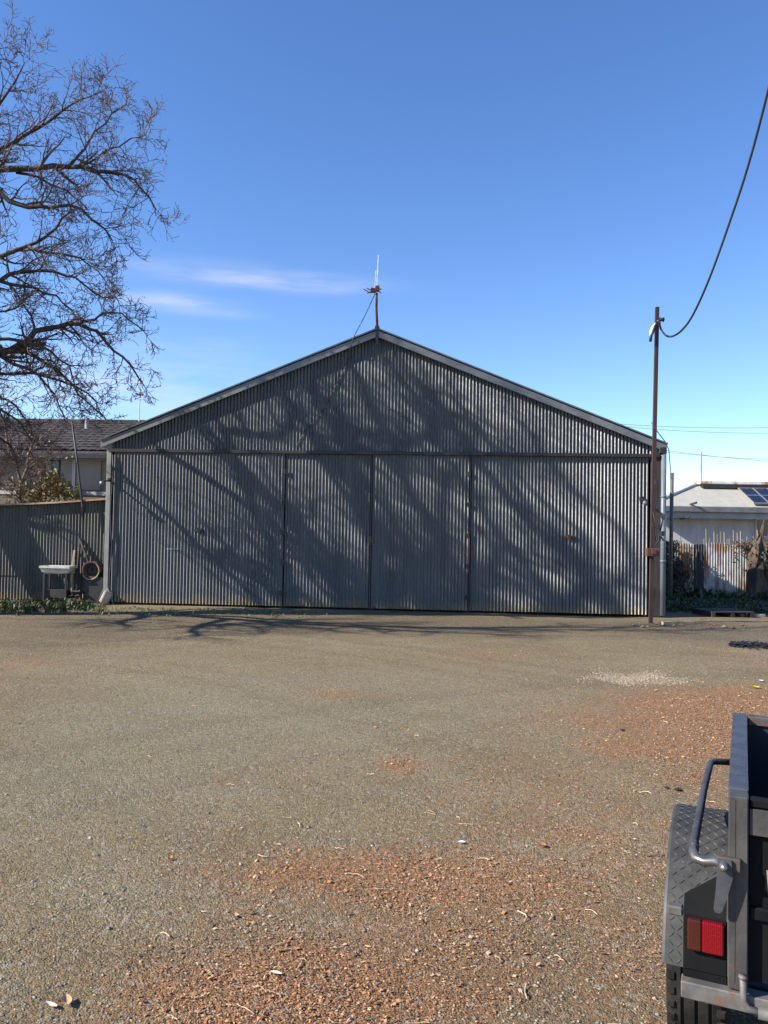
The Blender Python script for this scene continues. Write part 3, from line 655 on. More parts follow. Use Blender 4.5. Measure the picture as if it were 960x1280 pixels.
q = MB(); q.box(a.x - .12, a.x - .02, -.77, -.705, 0, a.z); q.build('door_frame', M['eave'], lh)
q = MB(); v = HL(135, 617, 22.5); q.box(-6, v.x + .8, v.y, v.y + 1.4, v.z - .06, v.z + .04); q.box(-6, -5.9, v.y, v.y + .1, 0, v.z - .06); q.box(v.x + .6, v.x + .7, v.y, v.y + .1, 0, v.z - .06)
ho = q.build('low_awning', M['concrete'], None); ho.location = lh.location; ho.rotation_euler = lh.rotation_euler; tag(ho, 'low white edged awning between the lean-to and the cream house', 'awning')
b = P(174, 531, 28.5); an2 = thing('tv_antenna', 'thin tall antenna on the tiled roof beside the shed eave', 'antenna', b)
q = MB(); q.tube([(0, 0, -.6), rel(an2, P(175, 470, 28.5))], .022, 6); q.build('mast', M['alu'], an2)
q = MB(); c = rel(an2, P(175, 493, 28.5)); q.tube([c + Vector((-.12, 0, .02)), c + Vector((.14, -.1, -.04))], .02, 5)
for k in range(4): q.tube([c + Vector((-.1 + .07 * k, -.2, .01 * k)), c + Vector((-.1 + .07 * k, .2, -.01 * k))], .012, 4)
for k in range(2): q.tube([c + Vector((-.06, 0, -.1 - .1 * k)), c + Vector((.06, .0, -.1 - .1 * k))], .012, 4)
q.build('aerial', M['rust'], an2)

# ------------------------------------------------------------------ right house
RD = 28.0
rh = thing('pale_roofed_house', 'pale rendered house with cream iron hip roof and rusty ridge', 'house', (12, RD, 0), R(-2.0))
def HR(px, py, d): return rel(rh, P(px, py, d))
zg = HR(900, 634, RD - .4).z; zgb = HR(900, 641, RD - .4).z; zwt = HR(900, 648.5, RD - .4).z
xr0 = HR(806, 640, RD).x; xr1 = xr0 + 13
q = MB(); q.box(xr0 + .5, xr1 - .5, 0, 5, 0, zgb); q.build('wall', M['concrete'], rh)
q = MB(); x_ = HR(850, 660, RD).x
for k in range(14):                                        # wall sheet joints
    xx = x_ + k * .62; q.box(xx, xx + .018, -.006, -.002, .1, zwt)
q.build('joint_cover', M['concrete_patch'], rh)
rl = HR(869, 603, RD + 1.4); zrr = rl.z - .1
q = MB(); yf, yb, ym = -.55, 5.5, 1.4
q.add([(xr0, yf, zg), (xr1, yf, zg), (xr1 - 3, ym, zrr), (rl.x, ym, zrr), (xr0, yb, zg), (xr1, yb, zg)], [(0, 1, 2, 3), (3, 2, 5, 4), (0, 3, 4), (1, 5, 2)]); q.build('roof', M['cream_roof'], rh)
q = MB(); q.bbox(rl.x, xr1 - 2.8, ym - .35, ym + .35, zrr + .02, zrr + .15, .02); q.build('ridge_cap', M['rust_cap'], rh)
q = MB(); q.box(rl.x + .1, xr1 - 2.8, ym - .40, ym + .40, zrr - .12, zrr + .018); q.build('vent_shade_gap', M['track'], rh)  # black box stands in for the shadow line under the raised vent cap
q = MB(); q.tube([(xr0, yf, zg + .02), (rl.x, ym, zrr + .03)], .06, 6); q.build('hip_cap', M['eave'], rh)
q = MB(); q.bbox(xr0, xr1, yf - .13, yf - .002, zgb, zg + .01, .02); q.build('gutter', M['barge'], rh)
q = MB(); q.box(xr0 + .1, xr1 - .1, yf + .002, yf + .04, zwt - .0, zg - .03); q.box(xr0 + .1, xr1 - .1, yf + .045, -.002, zgb - .06, zgb - .02); q.build('fascia', M['eave'], rh)
a, b = HR(945, 651, RD), HR(958, 670, RD); q = MB(); q.box(a.x - .06, b.x + .06, -.05, -.003, b.z - .06, a.z + .06); wf = q.build('window', M['concrete_patch'], rh)
q = MB(); q.box(a.x, b.x, -.06, -.052, b.z, a.z); q.build('pane', M['glass_dark'], wf)
for px, py in ((868, 631), (860, 648)):
    v = HR(px, py, RD - .6); q = MB(); q.bar((v.x, -.02, v.z), (v.x - .05, -1.05, v.z + .06), .06); q.build('eave_shadow_rod', M['dusk'], rh)  # rods added to cast the diagonal shadows on the wall
v = HR(875, 602, RD + 1.4); t_ = HR(875, 565, RD + 1.4); q = MB(); q.tube([(v.x, ym, zrr + .1), (t_.x, ym, t_.z)], .035, 6); q.build('roof_mast', M['eave'], rh)
# solar panels lying on the front slope
def onroof(x, t, h=.0):                                    # t 0..1 up the slope
    n_ = Vector((0, -(zrr - zg), ym - yf)).normalized(); return Vector((x, yf + (ym - yf) * t, zg + (zrr - zg) * t)) + n_ * h
sx0 = HR(923, 612, RD + 2.6).x
tilt = math.atan2(zrr - zg, ym - yf); sw, sh = .60, .95
names = {0: 'upper', 1: 'lower'}; cols = ['left end', 'second from left', 'third from left', 'right end']
base = None
for r_ in range(2):
    for c_ in range(3):
        t = .575 - r_ * .345
        w_ = .56; x = HR(934 + c_ * 18.2, 619, RD + .6).x
        o = thing('solar_panel', f'dark blue solar panel in the {names[r_]} row, {["nearest the hip", "middle of the row", "farthest from the hip"][c_]} of the cream roof', 'solar panel', rh.matrix_basis @ onroof(x, t, .1), 0, 'solar panels on the cream roof')
        o.rotation_euler = (tilt, 0, R(-2)); hw = .258; hh = .375
        if base is None:
            q = MB(); q.box(-hw, hw, -hh, hh, -.02, .02)
            q.box(-hw, hw, hh - .03, hh, .02, .03); q.box(-hw, hw, -hh, -hh + .03, .02, .03); q.box(-hw, -hw + .025, -hh + .03, hh - .03, .02, .03); q.box(hw - .025, hw, -hh + .03, hh - .03, .02, .03); q.box(-hw + .1, hw - .1, hh - .3, hh - .25, -.1, -.02); q.box(-hw + .1, hw - .1, -hh + .25, -hh + .3, -.1, -.02)
            f_ = q.build('frame', M['alu'], o); q = MB(); q.box(-hw + .027, hw - .027, -hh + .032, hh - .032, .021, .026); g_ = q.build('cell_glass', M['solar'], o); base = (f_, g_)
        else:
            for s_ in base: k = s_.copy(); C.objects.link(k); k.parent = o

# ------------------------------------------------------------------ right fence, vines, stump and clutter
FD = 23.7
fe = thing('corrugated_fence', 'rust streaked pale corrugated fence in front of the pale house', 'fence', (8, FD, 0), R(-2))
def FL(px, py): return rel(fe, P(px, py, FD - .0))
def ftop(x): return FL(900, 680).z + .05 * MN.noise(Vector((x * 1.3, 0, 0)))
edges = [FL(p, 700).x for p in (812, 838, 866, 879, 905, 931, 957, 990, 1030, 1070)]
mats = ['galv_fence', 'galv_fence', 'galv_dark', 'galv_fence', 'galv_fence', 'galv_fence', 'galv_fence', 'galv_fence', 'galv_fence']
for i in range(9):
    q = MB(); dz = (0, .02, .0, .03, -.02, .0, -.03, .02, 0)[i]; q.corr(edges[i], edges[i+1], .0, lambda x: ftop(x) + dz, (i % 2) * .02, res=6)
    p_ = q.build('sheet', M[mats[i]], fe, True)
    if i == 2: p_['label'] = 'dark unpainted fence sheet'
q = MB()
for z in (.35, 1.3): q.box(edges[0], edges[-1], .05, .1, z, z + .07)
q.build('rail', M['dusk'], fe)
def leafmass(mb, n, fn, size, rg, flat=.4):
    for _ in range(n):
        c = fn(rg)
        if c is None: continue
        s_ = size * rg.uniform(.6, 1.4); a = Vector((rg.uniform(-1, 1), rg.uniform(-1, 1), rg.uniform(-1, 1))).normalized(); b = a.cross(Vector((rg.uniform(-1, 1), rg.uniform(-1, 1), rg.uniform(-1, 1)))).normalized()
        a = a * s_; b = b * s_ * .5; mb.add([c - a, c - b + a * .1, c + a, c + b + a * .1], [(0, 1, 2, 3)])
vine = thing('climbing_vine', 'dark tangled vine creeping over the fence beside the downpipe', 'vine', P(840, 740, FD - .4) * 1.0)
vine.location.z = 0
def vf(rg):
    px = 832 + abs(rg.gauss(0, 1)) * 17; py = rg.uniform(676, 752)
    lim = 838 + 34 * max(0, min(1, (py - 690) / 45)) + (6 if py < 690 else 0)
    if px > lim + rg.uniform(-4, 9): return None
    return rel(vine, P(px, py, FD - rg.uniform(.1, .6)))
q = MB(); leafmass(q, 2300, vf, .045, random.Random(21)); q.build('leaves', M['leaf_dark'], vine)
q = MB(); rg = random.Random(9)
for k in range(16):
    a = P(834 + k * 2.0, 748, FD - .3); a.z = .0; b = P(834 + k * 2.3 + rg.uniform(-6, 6), rg.uniform(682, 725), FD - .1); m_ = (a + b) / 2 + Vector((rg.uniform(-.2, .2), 0, 0)); q.tube([rel(vine, a), rel(vine, m_), rel(vine, b)], .012, 4)
q.build('stems', M['twig'], vine)
st = thing('dead_stump', 'dark cracked dead tree stump standing against the rusty fence', 'stump', (P(946, 745, FD - .8).x, FD - .8, 0))
q = MB(); rg = random.Random(2); pts = [(0, 0, -.1), (0, 0, .3), (-.03, 0, .8), (.02, 0, 1.25), (.06, 0, 1.6), (.1, 0, 1.9)]
q.tube(pts, [.34, .29, .25, .22, .15, .05], 12)
q.v = [(x + rg.uniform(-.05, .05), y + rg.uniform(-.05, .05), z + rg.uniform(-.06, .06)) for x, y, z in q.v]; q.tube([(.1, 0, 1.7), (.14, -.02, 2.0), (.2, 0, 2.3)], [.07, .05, .02], 6); q.tube([(.25, .1, 0), (.4, .1, .7), (.5, .1, 1.5), (.62, .1, 1.75)], [.2, .17, .14, .05], 8)
q.build('trunk', M['stump'], st)
q = MB()
def sf(rg): return Vector((rg.gauss(.15, .30), rg.uniform(-.4, .1), rg.uniform(.8, 1.75)))
leafmass(q, 300, sf, .05, random.Random(4)); q.build('dead_ivy', M['leaf_dark'], st)
br = thing('dry_creeper', 'dry brown creeper hanging over the fence top near the stump', 'creeper', (P(932, 690, FD - .2).x, FD - .2, 0))
q = MB()
def bf(rg): return Vector((rg.gauss(0, .24), rg.uniform(-.15, .2), ftop(0) + .02 - abs(rg.gauss(0, .17)) + .12 * rg.random()))
leafmass(q, 420, bf, .035, random.Random(8)); q.build('leaves', M['leaf_brown'], br)
q = MB(); q.tube([(0.2, 0, 0), (.15, 0, .9), (.0, .0, ftop(0) - .05), (-.25, 0, ftop(0) + .05)], .015, 4); q.build('stems', M['twig'], br)
ws = thing('dry_weeds', 'row of tall thin dry weed stalks standing behind the fence', 'weeds', (P(915, 690, FD + .4).x, FD + .4, 0))
q = MB(); rg = random.Random(6)
for k in range(17):
    b = rel(ws, P(879 + k * 4.2 + rg.uniform(-1.5, 1.5), rg.uniform(661, 676), FD + .4)); q.tube([(b.x + rg.uniform(-.05, .05), 0, 0), (b.x + .02, 0, b.z * .6), b], [.014, .012, .007], 4)
q.build('stalks', M['straw'], ws)
def tuft(mb, x, y, rg, h, n, z0=0):
    for _ in range(n):
        a = rg.random() * 6.3; l_ = h * rg.uniform(.5, 1.2); d = Vector((math.cos(a), math.sin(a), 0)); s_ = Vector((-d.y, d.x, 0)) * h * rg.uniform(.05, .14); p = Vector((x + rg.uniform(-.05, .05), y + rg.uniform(-.05, .05), gz(x, y) + z0)); lean_ = rg.uniform(.2, .9)
        t1 = p + d * l_ * lean_ * .35 + Vector((0, 0, l_ * .6)); t2 = p + d * l_ * lean_ + Vector((0, 0, l_ * rg.uniform(.55, 1)))
        mb.add([p - s_ * .5, p + s_ * .5, t1 + s_, t1 - s_, t2], [(0, 1, 2, 3), (3, 2, 4)])
q = MB(); rg = random.Random(31)
for _ in range(420):
    px = rg.uniform(-40, 132); g = G(px, 757 + abs(rg.gauss(0, 5)) - (px > 100) * 1.5); tuft(q, g.x, g.y, rg, rg.uniform(.03, .17) * (1.1 if px < 110 else .6) * (.55 + .9 * abs(math.sin(px * .13))), 9)
tag(q.build('green_weeds', M['grass']), 'low green weeds along the foot of the lean-to', 'weeds', kind='stuff')
q = MB()
for _ in range(420):
    px = rg.uniform(120, 420); g = G(px, 760 + abs(rg.gauss(0, 5)) + (px - 130) * .02)
    if rg.random() < 1 - (px - 120) / 330: tuft(q, g.x, g.y, rg, rg.uniform(.025, .075), 6)
tag(q.build('dry_grass', M['grassdry']), 'thin dry grass and moss in front of the first shed doors', 'grass', kind='stuff')
q = MB()
for _ in range(900):
    d = rg.uniform(18.6, FD - .15); px = rg.uniform(834, 985); x = (px - 480) / F * d; tuft(q, x, d, rg, rg.uniform(.06, .22) * (1 + .7 * (d > FD - 1.5)), 8)
tag(q.build('shaded_weeds', M['grass']), 'weeds covering the shaded strip between shed and rusty fence', 'weeds', kind='stuff')
# clutter in the shade right of the shed
g = G(904, 770); pl = thing('scrap_pallet', 'dark flat pallet lying in the shade right of the shed', 'pallet', (g.x, g.y, 0), R(6))
q = MB()
for k in range(5): q.bbox(-.5, .5, -.42 + k * .19, -.42 + k * .19 + .14, .11, .135, .003)
q.build('deck', M['dusk'], pl)
for x in (-.45, 0, .45): q = MB(); q.bbox(x - .04, x + .04, -.42, .47, 0, .11, .003); q.build('bearer', M['dusk'], pl)
g = G(940, 771); q = MB(); q.bbox(g.x - .28, g.x + .28, g.y - .05, g.y + .06, gz(g.x, g.y), gz(g.x, g.y) + .06); tag(q.build('kerb_stone', M['stone']), 'pale short kerb stone lying in the shade beside the pallet', 'stone')
rg = random.Random(77)
for k in range(20):
    px = 790 + k * 7.6 + rg.uniform(-3, 3); py = 780 + rg.uniform(0, 5) + (k > 12) * 2
    g = G(px, py); q = MB(); q.rock((0, 0, .012), rg.uniform(.03, .085), rg, .5); o = q.build('broken_brick', M['brick' if rg.random() < .65 else 'stone']); o.location = (g.x, g.y, gz(g.x, g.y))
    tag(o, 'broken brick or stone chunk in the rubble line at the shed corner', 'rubble', 'broken bricks along the shed corner')
a_, b_ = G(828, 781.5), G(867, 781); q = MB(); q.bar((a_.x, a_.y, .04), (b_.x, b_.y, .04), .07, .06); tag(q.build('fallen_batten', M['timber']), 'pale batten lying on the ground past the downpipe foot', 'timber')
q = MB(); rg = random.Random(12)
for k in range(520):
    u = rg.random(); px = 912 + 66 * u; py = 806.0 + 3.5 * u + rg.gauss(0, 1.9) * (1 - .5 * abs(2 * u - 1)); g = G(px, py); q.rock((g.x, g.y, gz(g.x, g.y) + .015 + .05 * rg.random() ** 3), rg.uniform(.008, .045), rg, .35)
tag(q.build('charred_debris', M['black']), 'ragged strip of charred black debris on the gravel below the fence', 'debris', kind='stuff')
q = MB(); rg = random.Random(13)
for k in range(1500):
    px = 790 + rg.gauss(0, 30) + (18 if rg.random() < .25 else 0); py = 847 + rg.gauss(0, 4.2) + 3 * math.sin(px * .09) + (px - 790) * .02; g = G(px, py); r = rg.uniform(.005, .016); q.rock((g.x, g.y, gz(g.x, g.y) + r * .2), r, rg, .6)
tag(q.build('pale_gravel', leafmat('pale_gravel_stone', (.36, .285, .195), (.22, .17, .115), .9)), 'patch of spilled pale gravel in the right middle of the yard', 'gravel', kind='stuff')
def bit(name, px, py, r_, m, label, cat, sq=.6, seed=1):
    g = G(px, py); q = MB(); q.rock((0, 0, r_ * sq * .6), r_, random.Random(seed), sq); o = q.build(name, m); o.location = (g.x, g.y, gz(g.x, g.y)); return tag(o, label, cat)
bit('stone', 306, 763, .09, M['stone'], 'pale stone lying against the foot of the second shed door', 'stone', .6, 3)
bit('clod', 834, 985.5, .024, M['black'], 'small black clod on orange gravel, the one farther from the trailer', 'clod', .5, 4)
bit('clod', 848, 987.5, .028, M['black'], 'small black clod on orange gravel, the one nearer the trailer', 'clod', .5, 5)
bit('clod', 778, 914, .028, M['black'], 'small black clod lying alone on the gravel in mid yard', 'clod', .5, 6)
def leaf(px, py, L_, W_, ang, m, label, cat, name='dry_leaf', curl=.35):
    g = G(px, py); q = MB(); vs = []; n = 8
    for i in range(n + 1):
        t = i / n; w_ = W_ * math.sin(math.pi * (.06 + .9 * t)) ** .8; x = (t - .5) * L_; z = .008 + curl * L_ * (2 * t - 1) ** 2 * .35
        vs += [(x, -w_ / 2, z + w_ * .3), (x, 0, z), (x, w_ / 2, z + w_ * .35)]
    q.add(vs, [(3*i+k, 3*i+3+k, 3*i+4+k, 3*i+1+k) for i in range(n) for k in range(2)])
    o = q.build(name, m, None, True); o.location = (g.x, g.y, gz(g.x, g.y)); o.rotation_euler = (R(rng.uniform(-8, 8)), R(rng.uniform(-8, 8)), R(ang)); return tag(o, label, cat)
pal = plain('pale_dry_leaf', (.62, .52, .42), (.5, .4, .3), 20, rough=.7); tan = plain('tan_dry_leaf', (.50, .31, .17), (.38, .22, .12), 20, rough=.7); org = plain('orange_dry_leaf', (.48, .20, .07), (.36, .14, .05), 20, rough=.7); yel = plain('yellow_wrapper', (.75, .50, .06), (.7, .45, .05), 5, rough=.4); wht = plain('white_paper', (.8, .8, .78), (.72, .72, .7), 5, rough=.7)
leaf(63, 1262, .055, .022, -25, pal, 'pale silvery dry leaf near the lower left corner, beside the tan leaf', 'leaf')
leaf(83, 1258, .06, .034, -60, tan, 'curled tan dry leaf next to the pale silvery leaf', 'leaf', curl=.6)
leaf(212, 1078, .035, .022, 70, org, 'small orange dry leaf alone on the grey gravel', 'leaf', curl=.9)
leaf(678, 1060, .045, .04, 20, org, 'round orange dry leaf right of the white paper scrap', 'leaf')
leaf(577, 1057, .04, .022, -10, wht, 'tiny white paper scrap on the bark litter', 'paper', 'paper_scrap', .2)
leaf(944, 861, .10, .06, 10, yel, 'crumpled yellow wrapper beyond the trailer', 'wrapper', 'wrapper', .5)
leaf(951, 853, .08, .05, 40, wht, 'small pale plastic scrap beside the yellow wrapper', 'plastic scrap', 'plastic_scrap', .4)
leaf(294, 1149, .035, .018, -15, tan, 'tan curled leaf with a dark twig beside it on grey gravel', 'leaf', curl=.8)
leaf(345, 1222, .05, .016, -20, pal, 'pale sliver of bark on top of the orange bark drift', 'leaf', curl=.2)

# ------------------------------------------------------------------ shrubs behind the lean-to
def grow(mb, p, d, L_, r_, lev, maxlev, rg, kids=(7, 6, 5), up=.06, tips=None, seg=.17, wob=.42):
    n = max(3, int(L_ / seg)); pts = [p.copy()]; rs = [r_]; dirs = [d.copy()]
    for i in range(n):
        d = d + Vector((rg.uniform(-1, 1), rg.uniform(-1, 1), rg.uniform(-1, 1))) * wob + Vector((0, 0, up)); d.normalize()
        p = p + d * (L_ / n); pts.append(p.copy()); dirs.append(d.copy()); rs.append(max(.0047, r_ * (1 - .72 * (i + 1) / n)))
    mb.tube(pts, rs, 6 if r_ > .03 else (4 if r_ > .014 else 3), cap=False)
    if tips is not None and lev >= maxlev: tips.append(pts[-1])
    if lev >= maxlev: return
    branch(mb, pts, rs, dirs, L_, lev, maxlev, rg, kids, up, tips, seg, wob)
def branch(mb, pts, rs, dirs, L_, lev, maxlev, rg, kids, up, tips, seg, wob, i0=1, lmin=.45, lmax=.8):
    k = kids[lev]; n = len(pts) - 1
    for j in range(k):
        i = min(n, i0 + int((n - i0 + 1) * (j + rg.random()) / k)); d = dirs[i]
        ax = d.cross(Vector((rg.uniform(-1, 1), rg.uniform(-1, 1), rg.uniform(-1, 1))))
        if ax.length < .05: continue
        q = Matrix.Rotation(R(rg.uniform(28, 72)), 3, ax.normalized()) @ d
        grow(mb, pts[i], q, L_ * rg.uniform(lmin, lmax) * (1 - .35 * i / n), max(.0068, rs[i] * .62), lev + 1, maxlev, rg, kids, up, tips, seg, wob)
sb = thing('leafy_bush', 'yellow green leafy bush showing above the lean-to roof', 'bush', (P(58, 640, 21).x, 22.2, 0))
def lf(rg):
    px = rg.gauss(62, 20); top = 612 - 22 * math.exp(-((px - 66) / 18) ** 2) - 10 * math.exp(-((px - 20) / 12) ** 2) + 6 * math.sin(px * .7)
    if px > 100 or px < 2: return None
    py = top + abs(rg.gauss(0, 14)); return rel(sb, P(px, py, 22.2 + rg.uniform(-.7, .7)))
q = MB(); leafmass(q, 3200, lf, .05, random.Random(14)); q.build('leaves', M['leaf_yel'], sb)
q = MB(); rg = random.Random(15)
for k in range(9):
    b = rel(sb, P(25 + k * 8, rg.uniform(596, 618), 22.2)); q.tube([(b.x * .4, 0, 0), (b.x * .7, 0, .9), b], [.03, .025, .008], 5)
q.build('stems', M['twig'], sb)
bs = thing('bare_shrub', 'bare dark branched shrub with few brown leaves before the tiled house', 'shrub', (P(31, 640, 20.9).x, 21.8, 0))
q = MB(); rg = random.Random(17); tips = []
for poly in ([(31, 650), (31, 634), (24, 622), (18, 606), (8, 596), (-10, 584)], [(31, 634), (38, 628), (50, 614), (58, 598), (62, 584)], [(24, 622), (26, 604), (20, 580), (10, 556), (6, 530), (-4, 505)], [(18, 606), (2, 606), (-20, 600)], [(26, 604), (34, 585), (36, 566), (44, 548)]):
    pts = [rel(bs, P(a, b, 21.8)) for a, b in poly]; 
    if poly[0] == (31, 650): pts = [Vector((0, 0, 0))] + pts
    rs = [.05 - .035 * i / len(pts) for i in range(len(pts))]; q.tube(pts, rs, 6)
    ds = [(pts[min(i+1, len(pts)-1)] - pts[max(i-1, 0)]).normalized() for i in range(len(pts))]
    branch(q, pts, rs, ds, 1.2, 0, 2, rg, (10, 5, 3), .03, tips, .12, .4)
q.build('branches', M['twig'], bs)
q = MB(); rg = random.Random(18)
def tf(rg): t = rg.choice(tips); return t + Vector((rg.gauss(0, .05), rg.gauss(0, .05), rg.gauss(0, .05)))
leafmass(q, 900, tf, .04, rg); q.build('leaves', M['leaf_brown'], bs)

# ------------------------------------------------------------------ the big bare tree at the left
BX, BY = -10.0, 15.12
tree = thing('bare_tree', 'big bare deciduous tree spreading crooked branches in from the left', 'tree', (BX, BY, 0))
def T(x, y, z): return Vector((x - BX, 18 - (18 - y) * .64 - BY, z))
def TR(x, y, z): return Vector((x - BX, y - BY, z))
def TP(px, py, d): return P(px, py, d) - Vector((BX, BY, 0))
limb = MB(); tw = MB(); tips = []; rg = random.Random(41)
def smooth_poly(ctrl, rads, step=.3):
    pts, rs = [], []
    for i in range(len(ctrl) - 1):
        a, b, c, d = ctrl[max(i-1, 0)], ctrl[i], ctrl[i+1], ctrl[min(i+2, len(ctrl)-1)]; n = max(2, int((c - b).length / step))
        for k in range(n):
            t = k / n; pts.append(.5 * ((2*b) + (c - a) * t + (2*a - 5*b + 4*c - d) * t*t + (3*b - a - 3*c + d) * t**3) + Vector((rg.uniform(-1, 1), rg.uniform(-1, 1), rg.uniform(-1, 1))) * .035); rs.append(rads[i] + (rads[i+1] - rads[i]) * t)
    pts.append(ctrl[-1]); rs.append(rads[-1]); return pts, rs
def limbs(ctrl, r_a, r_b, kids=14, L_=1.7, i0=.3, mlev=2, k2=(0, 4, 3)):
    n = len(ctrl); rads = [r_a + (r_b - r_a) * (i / (n - 1)) ** .8 for i in range(n)]
    pts, rs = smooth_poly(ctrl, rads); limb.tube(pts, rs, 8 if r_a > .05 else 6)
    ds = [(pts[min(i+1, len(pts)-1)] - pts[max(i-1, 0)]).normalized() for i in range(len(pts))]
    branch(tw, pts, rs, ds, L_, 0, mlev, rg, (kids,) + k2[1:], .05, tips, .15, .31, i0=max(1, int(len(pts) * i0)), lmin=.55, lmax=1.1)
    return pts
trunk = [T(-10.0, 13.5, -.2), T(-10.05, 13.5, 1.2), T(-9.95, 13.55, 2.4), T(-9.9, 13.5, 3.3)]
pts, rs = smooth_poly(trunk, [.36, .29, .27, .26], .3); limb.tube(pts, rs, 14)
K = T(-9.9, 13.5, 3.2)
# limbs out of frame whose shadows stripe the shed front
def shade_limb(seq, ra, rb, kids, L_):
    q = []
    for px, py in seq:
        x, z = Wl(px, py); X = Wg(x, 0, z); t = (X.x + 8.7) / .929 + 1.3; q.append(X + S * t - Vector((BX, BY, 0)))
    q = q[::-1]; mid = K.lerp(q[0], .55) + Vector((.1, .15, -.25)); limbs([K, mid] + q, ra, rb, kids, L_, .35, 2, (0, 3, 2))
for seq, ra, rb, kd in (([(205, 566), (330, 645), (445, 762)], .13, .05, 9), ([(285, 560), (360, 640), (472, 765)], .11, .04, 7), ([(330, 470), (400, 560), (470, 650), (545, 765)], .15, .05, 10),
                        ([(430, 450), (505, 590), (560, 690), (605, 768)], .12, .04, 8), ([(515, 470), (600, 580), (690, 680), (770, 772)], .14, .05, 9), ([(610, 560), (665, 640), (735, 735)], .09, .035, 6),
                        ([(240, 520), (300, 590), (350, 690)], .08, .03, 6)):
    shade_limb(seq, ra * 1.1, rb * 1.2, int(kd * .45), 1.4)
for seq in ([(150, 590), (260, 690), (335, 765)], [(245, 535), (330, 620), (420, 705)], [(370, 470), (450, 590), (520, 700)], [(475, 440), (560, 570), (640, 690), (700, 772)], [(560, 490), (650, 600), (745, 705)], [(640, 520), (720, 615), (795, 700)], [(375, 530), (450, 650), (505, 765)]):
    shade_limb(seq, .075, .04, 2, .9)
limbs([K, TR(-10.8, 14.9, 4.6), TR(-11.8, 15.2, 6.2), TR(-12.8, 15.8, 7.6)], .14, .03, 10, 1.8)
for ctrl, ra in (([TR(-9.8, 13.9, 4.4), TR(-9.9, 13.0, 4.3), TR(-10.2, 12.0, 4.5), TR(-10.6, 11.0, 4.9)], .09), ([TR(-9.4, 12.6, 5.4), TR(-9.3, 12.2, 6.4), TR(-9.0, 11.6, 7.6), TR(-8.7, 11.2, 9.2), TR(-8.6, 11.4, 10.4)], .085), ([K, TR(-9.8, 13.9, 4.4), TR(-9.4, 12.6, 5.4), TR(-9.2, 11.4, 6.6), TR(-9.4, 10.6, 7.9)], .13), ([TR(-9.8, 13.9, 4.4), TR(-10.4, 13.0, 5.3), TR(-11.2, 12.2, 6.0), TR(-11.9, 11.4, 6.9)], .10),
                 ([K, TR(-9.3, 14.3, 4.2), TR(-8.7, 13.2, 4.9), TR(-8.2, 12.2, 5.9), TR(-8.0, 11.6, 7.0)], .10), ([TR(-9.4, 12.6, 5.4), TR(-8.6, 12.1, 6.9), TR(-8.4, 11.9, 8.6), TR(-8.7, 12.2, 9.8)], .08), ([K, TR(-10.6, 14.2, 3.8), TR(-11.3, 13.1, 4.2), TR(-12.0, 12.2, 4.9)], .10)):
    limbs(ctrl, ra, .03, 17, 1.7, k2=(0, 7, 4))
# limbs that reach into the picture
A = T(-9.45, 13.35, 5.4)
def vis(start, seq, ra, rb, kids=14, L_=1.25, i0=.3, k2=(0, 7, 4, 2)):
    return limbs([start] + [TP(*p) for p in seq], ra, rb, int(kids * 1.15), L_, i0, 3, k2)
D = 15.8
vis(A, [(-60, 215, D), (0, 211, D), (45, 209, D - .1), (85, 208, D), (120, 213, D), (155, 218, D + .1), (175, 232, D), (195, 262, D)], .10, .012, 20, 1.15)
vis(TP(85, 208, D), [(105, 188, D), (120, 165, D + .2), (140, 140, D + .3), (158, 130, D + .3)], .035, .01, 10, .9, .1)
vis(TP(85, 208, D), [(110, 206, D - .4), (135, 190, D - .5), (165, 175, D - .4), (182, 168, D - .4)], .03, .01, 9, .9, .1)
vis(TP(-60, 215, D), [(-20, 195, D + .4), (15, 180, D + .5), (50, 158, D + .6), (78, 140, D + .5), (100, 125, D + .5), (128, 114, D + .4)], .06, .01, 16, 1.05, .1)
vis(TP(-60, 215, D), [(-30, 170, D - .5), (0, 130, D - .6), (20, 100, D - .6), (30, 80, D - .6)], .05, .01, 12, 1.1, .1)
vis(A, [(-70, 140, D - .8), (-30, 100, D - .9), (-8, 66, D - .9)], .07, .01, 12, 1.2, .3)
vis(A, [(-50, 225, D - 1), (0, 240, D - 1), (22, 256, D - 1), (50, 261, D - 1), (72, 258, D - 1), (100, 262, D - .9), (130, 285, D - .9), (140, 300, D - .9)], .07, .012, 18, 1.05)
vis(TP(22, 215, D), [(45, 222, D + .2), (70, 232, D + .3), (92, 244, D + .3), (110, 262, D + .2)], .03, .01, 9, .9, .1)
vis(A, [(-60, 330, D + .8), (0, 320, D + .8), (35, 308, D + .8), (58, 294, D + .8), (78, 276, D + .9), (90, 262, D + .9)], .075, .012, 14, 1.05)
vis(TP(35, 308, D + .8), [(62, 316, D + .7), (88, 320, D + .6), (110, 330, D + .6), (132, 352, D + .6)], .035, .01, 10, .95, .1)
vis(A, [(-60, 370, D - .3), (0, 351, D - .3), (20, 342, D - .3), (50, 338, D - .3), (85, 345, D - .2), (105, 352, D - .2), (130, 372, D - .1), (146, 372, D)], .06, .01, 16, 1.0)
vis(TP(0, 351, D - .3), [(28, 358, D - .2), (58, 365, D), (80, 378, D), (95, 396, D)], .04, .01, 9, .9, .1)
A2 = T(-9.3, 13.4, 4.6)
vis(A2, [(-60, 452, D), (0, 442, D), (22, 433, D), (45, 416, D), (72, 408, D), (98, 406, D), (122, 416, D), (142, 436, D + .1), (165, 458, D + .1), (180, 482, D + .1)], .095, .012, 22, .8)
vis(TP(98, 406, D), [(118, 398, D - .3), (140, 392, D - .3), (160, 398, D - .3), (178, 412, D - .3)], .03, .009, 9, .7, .1)
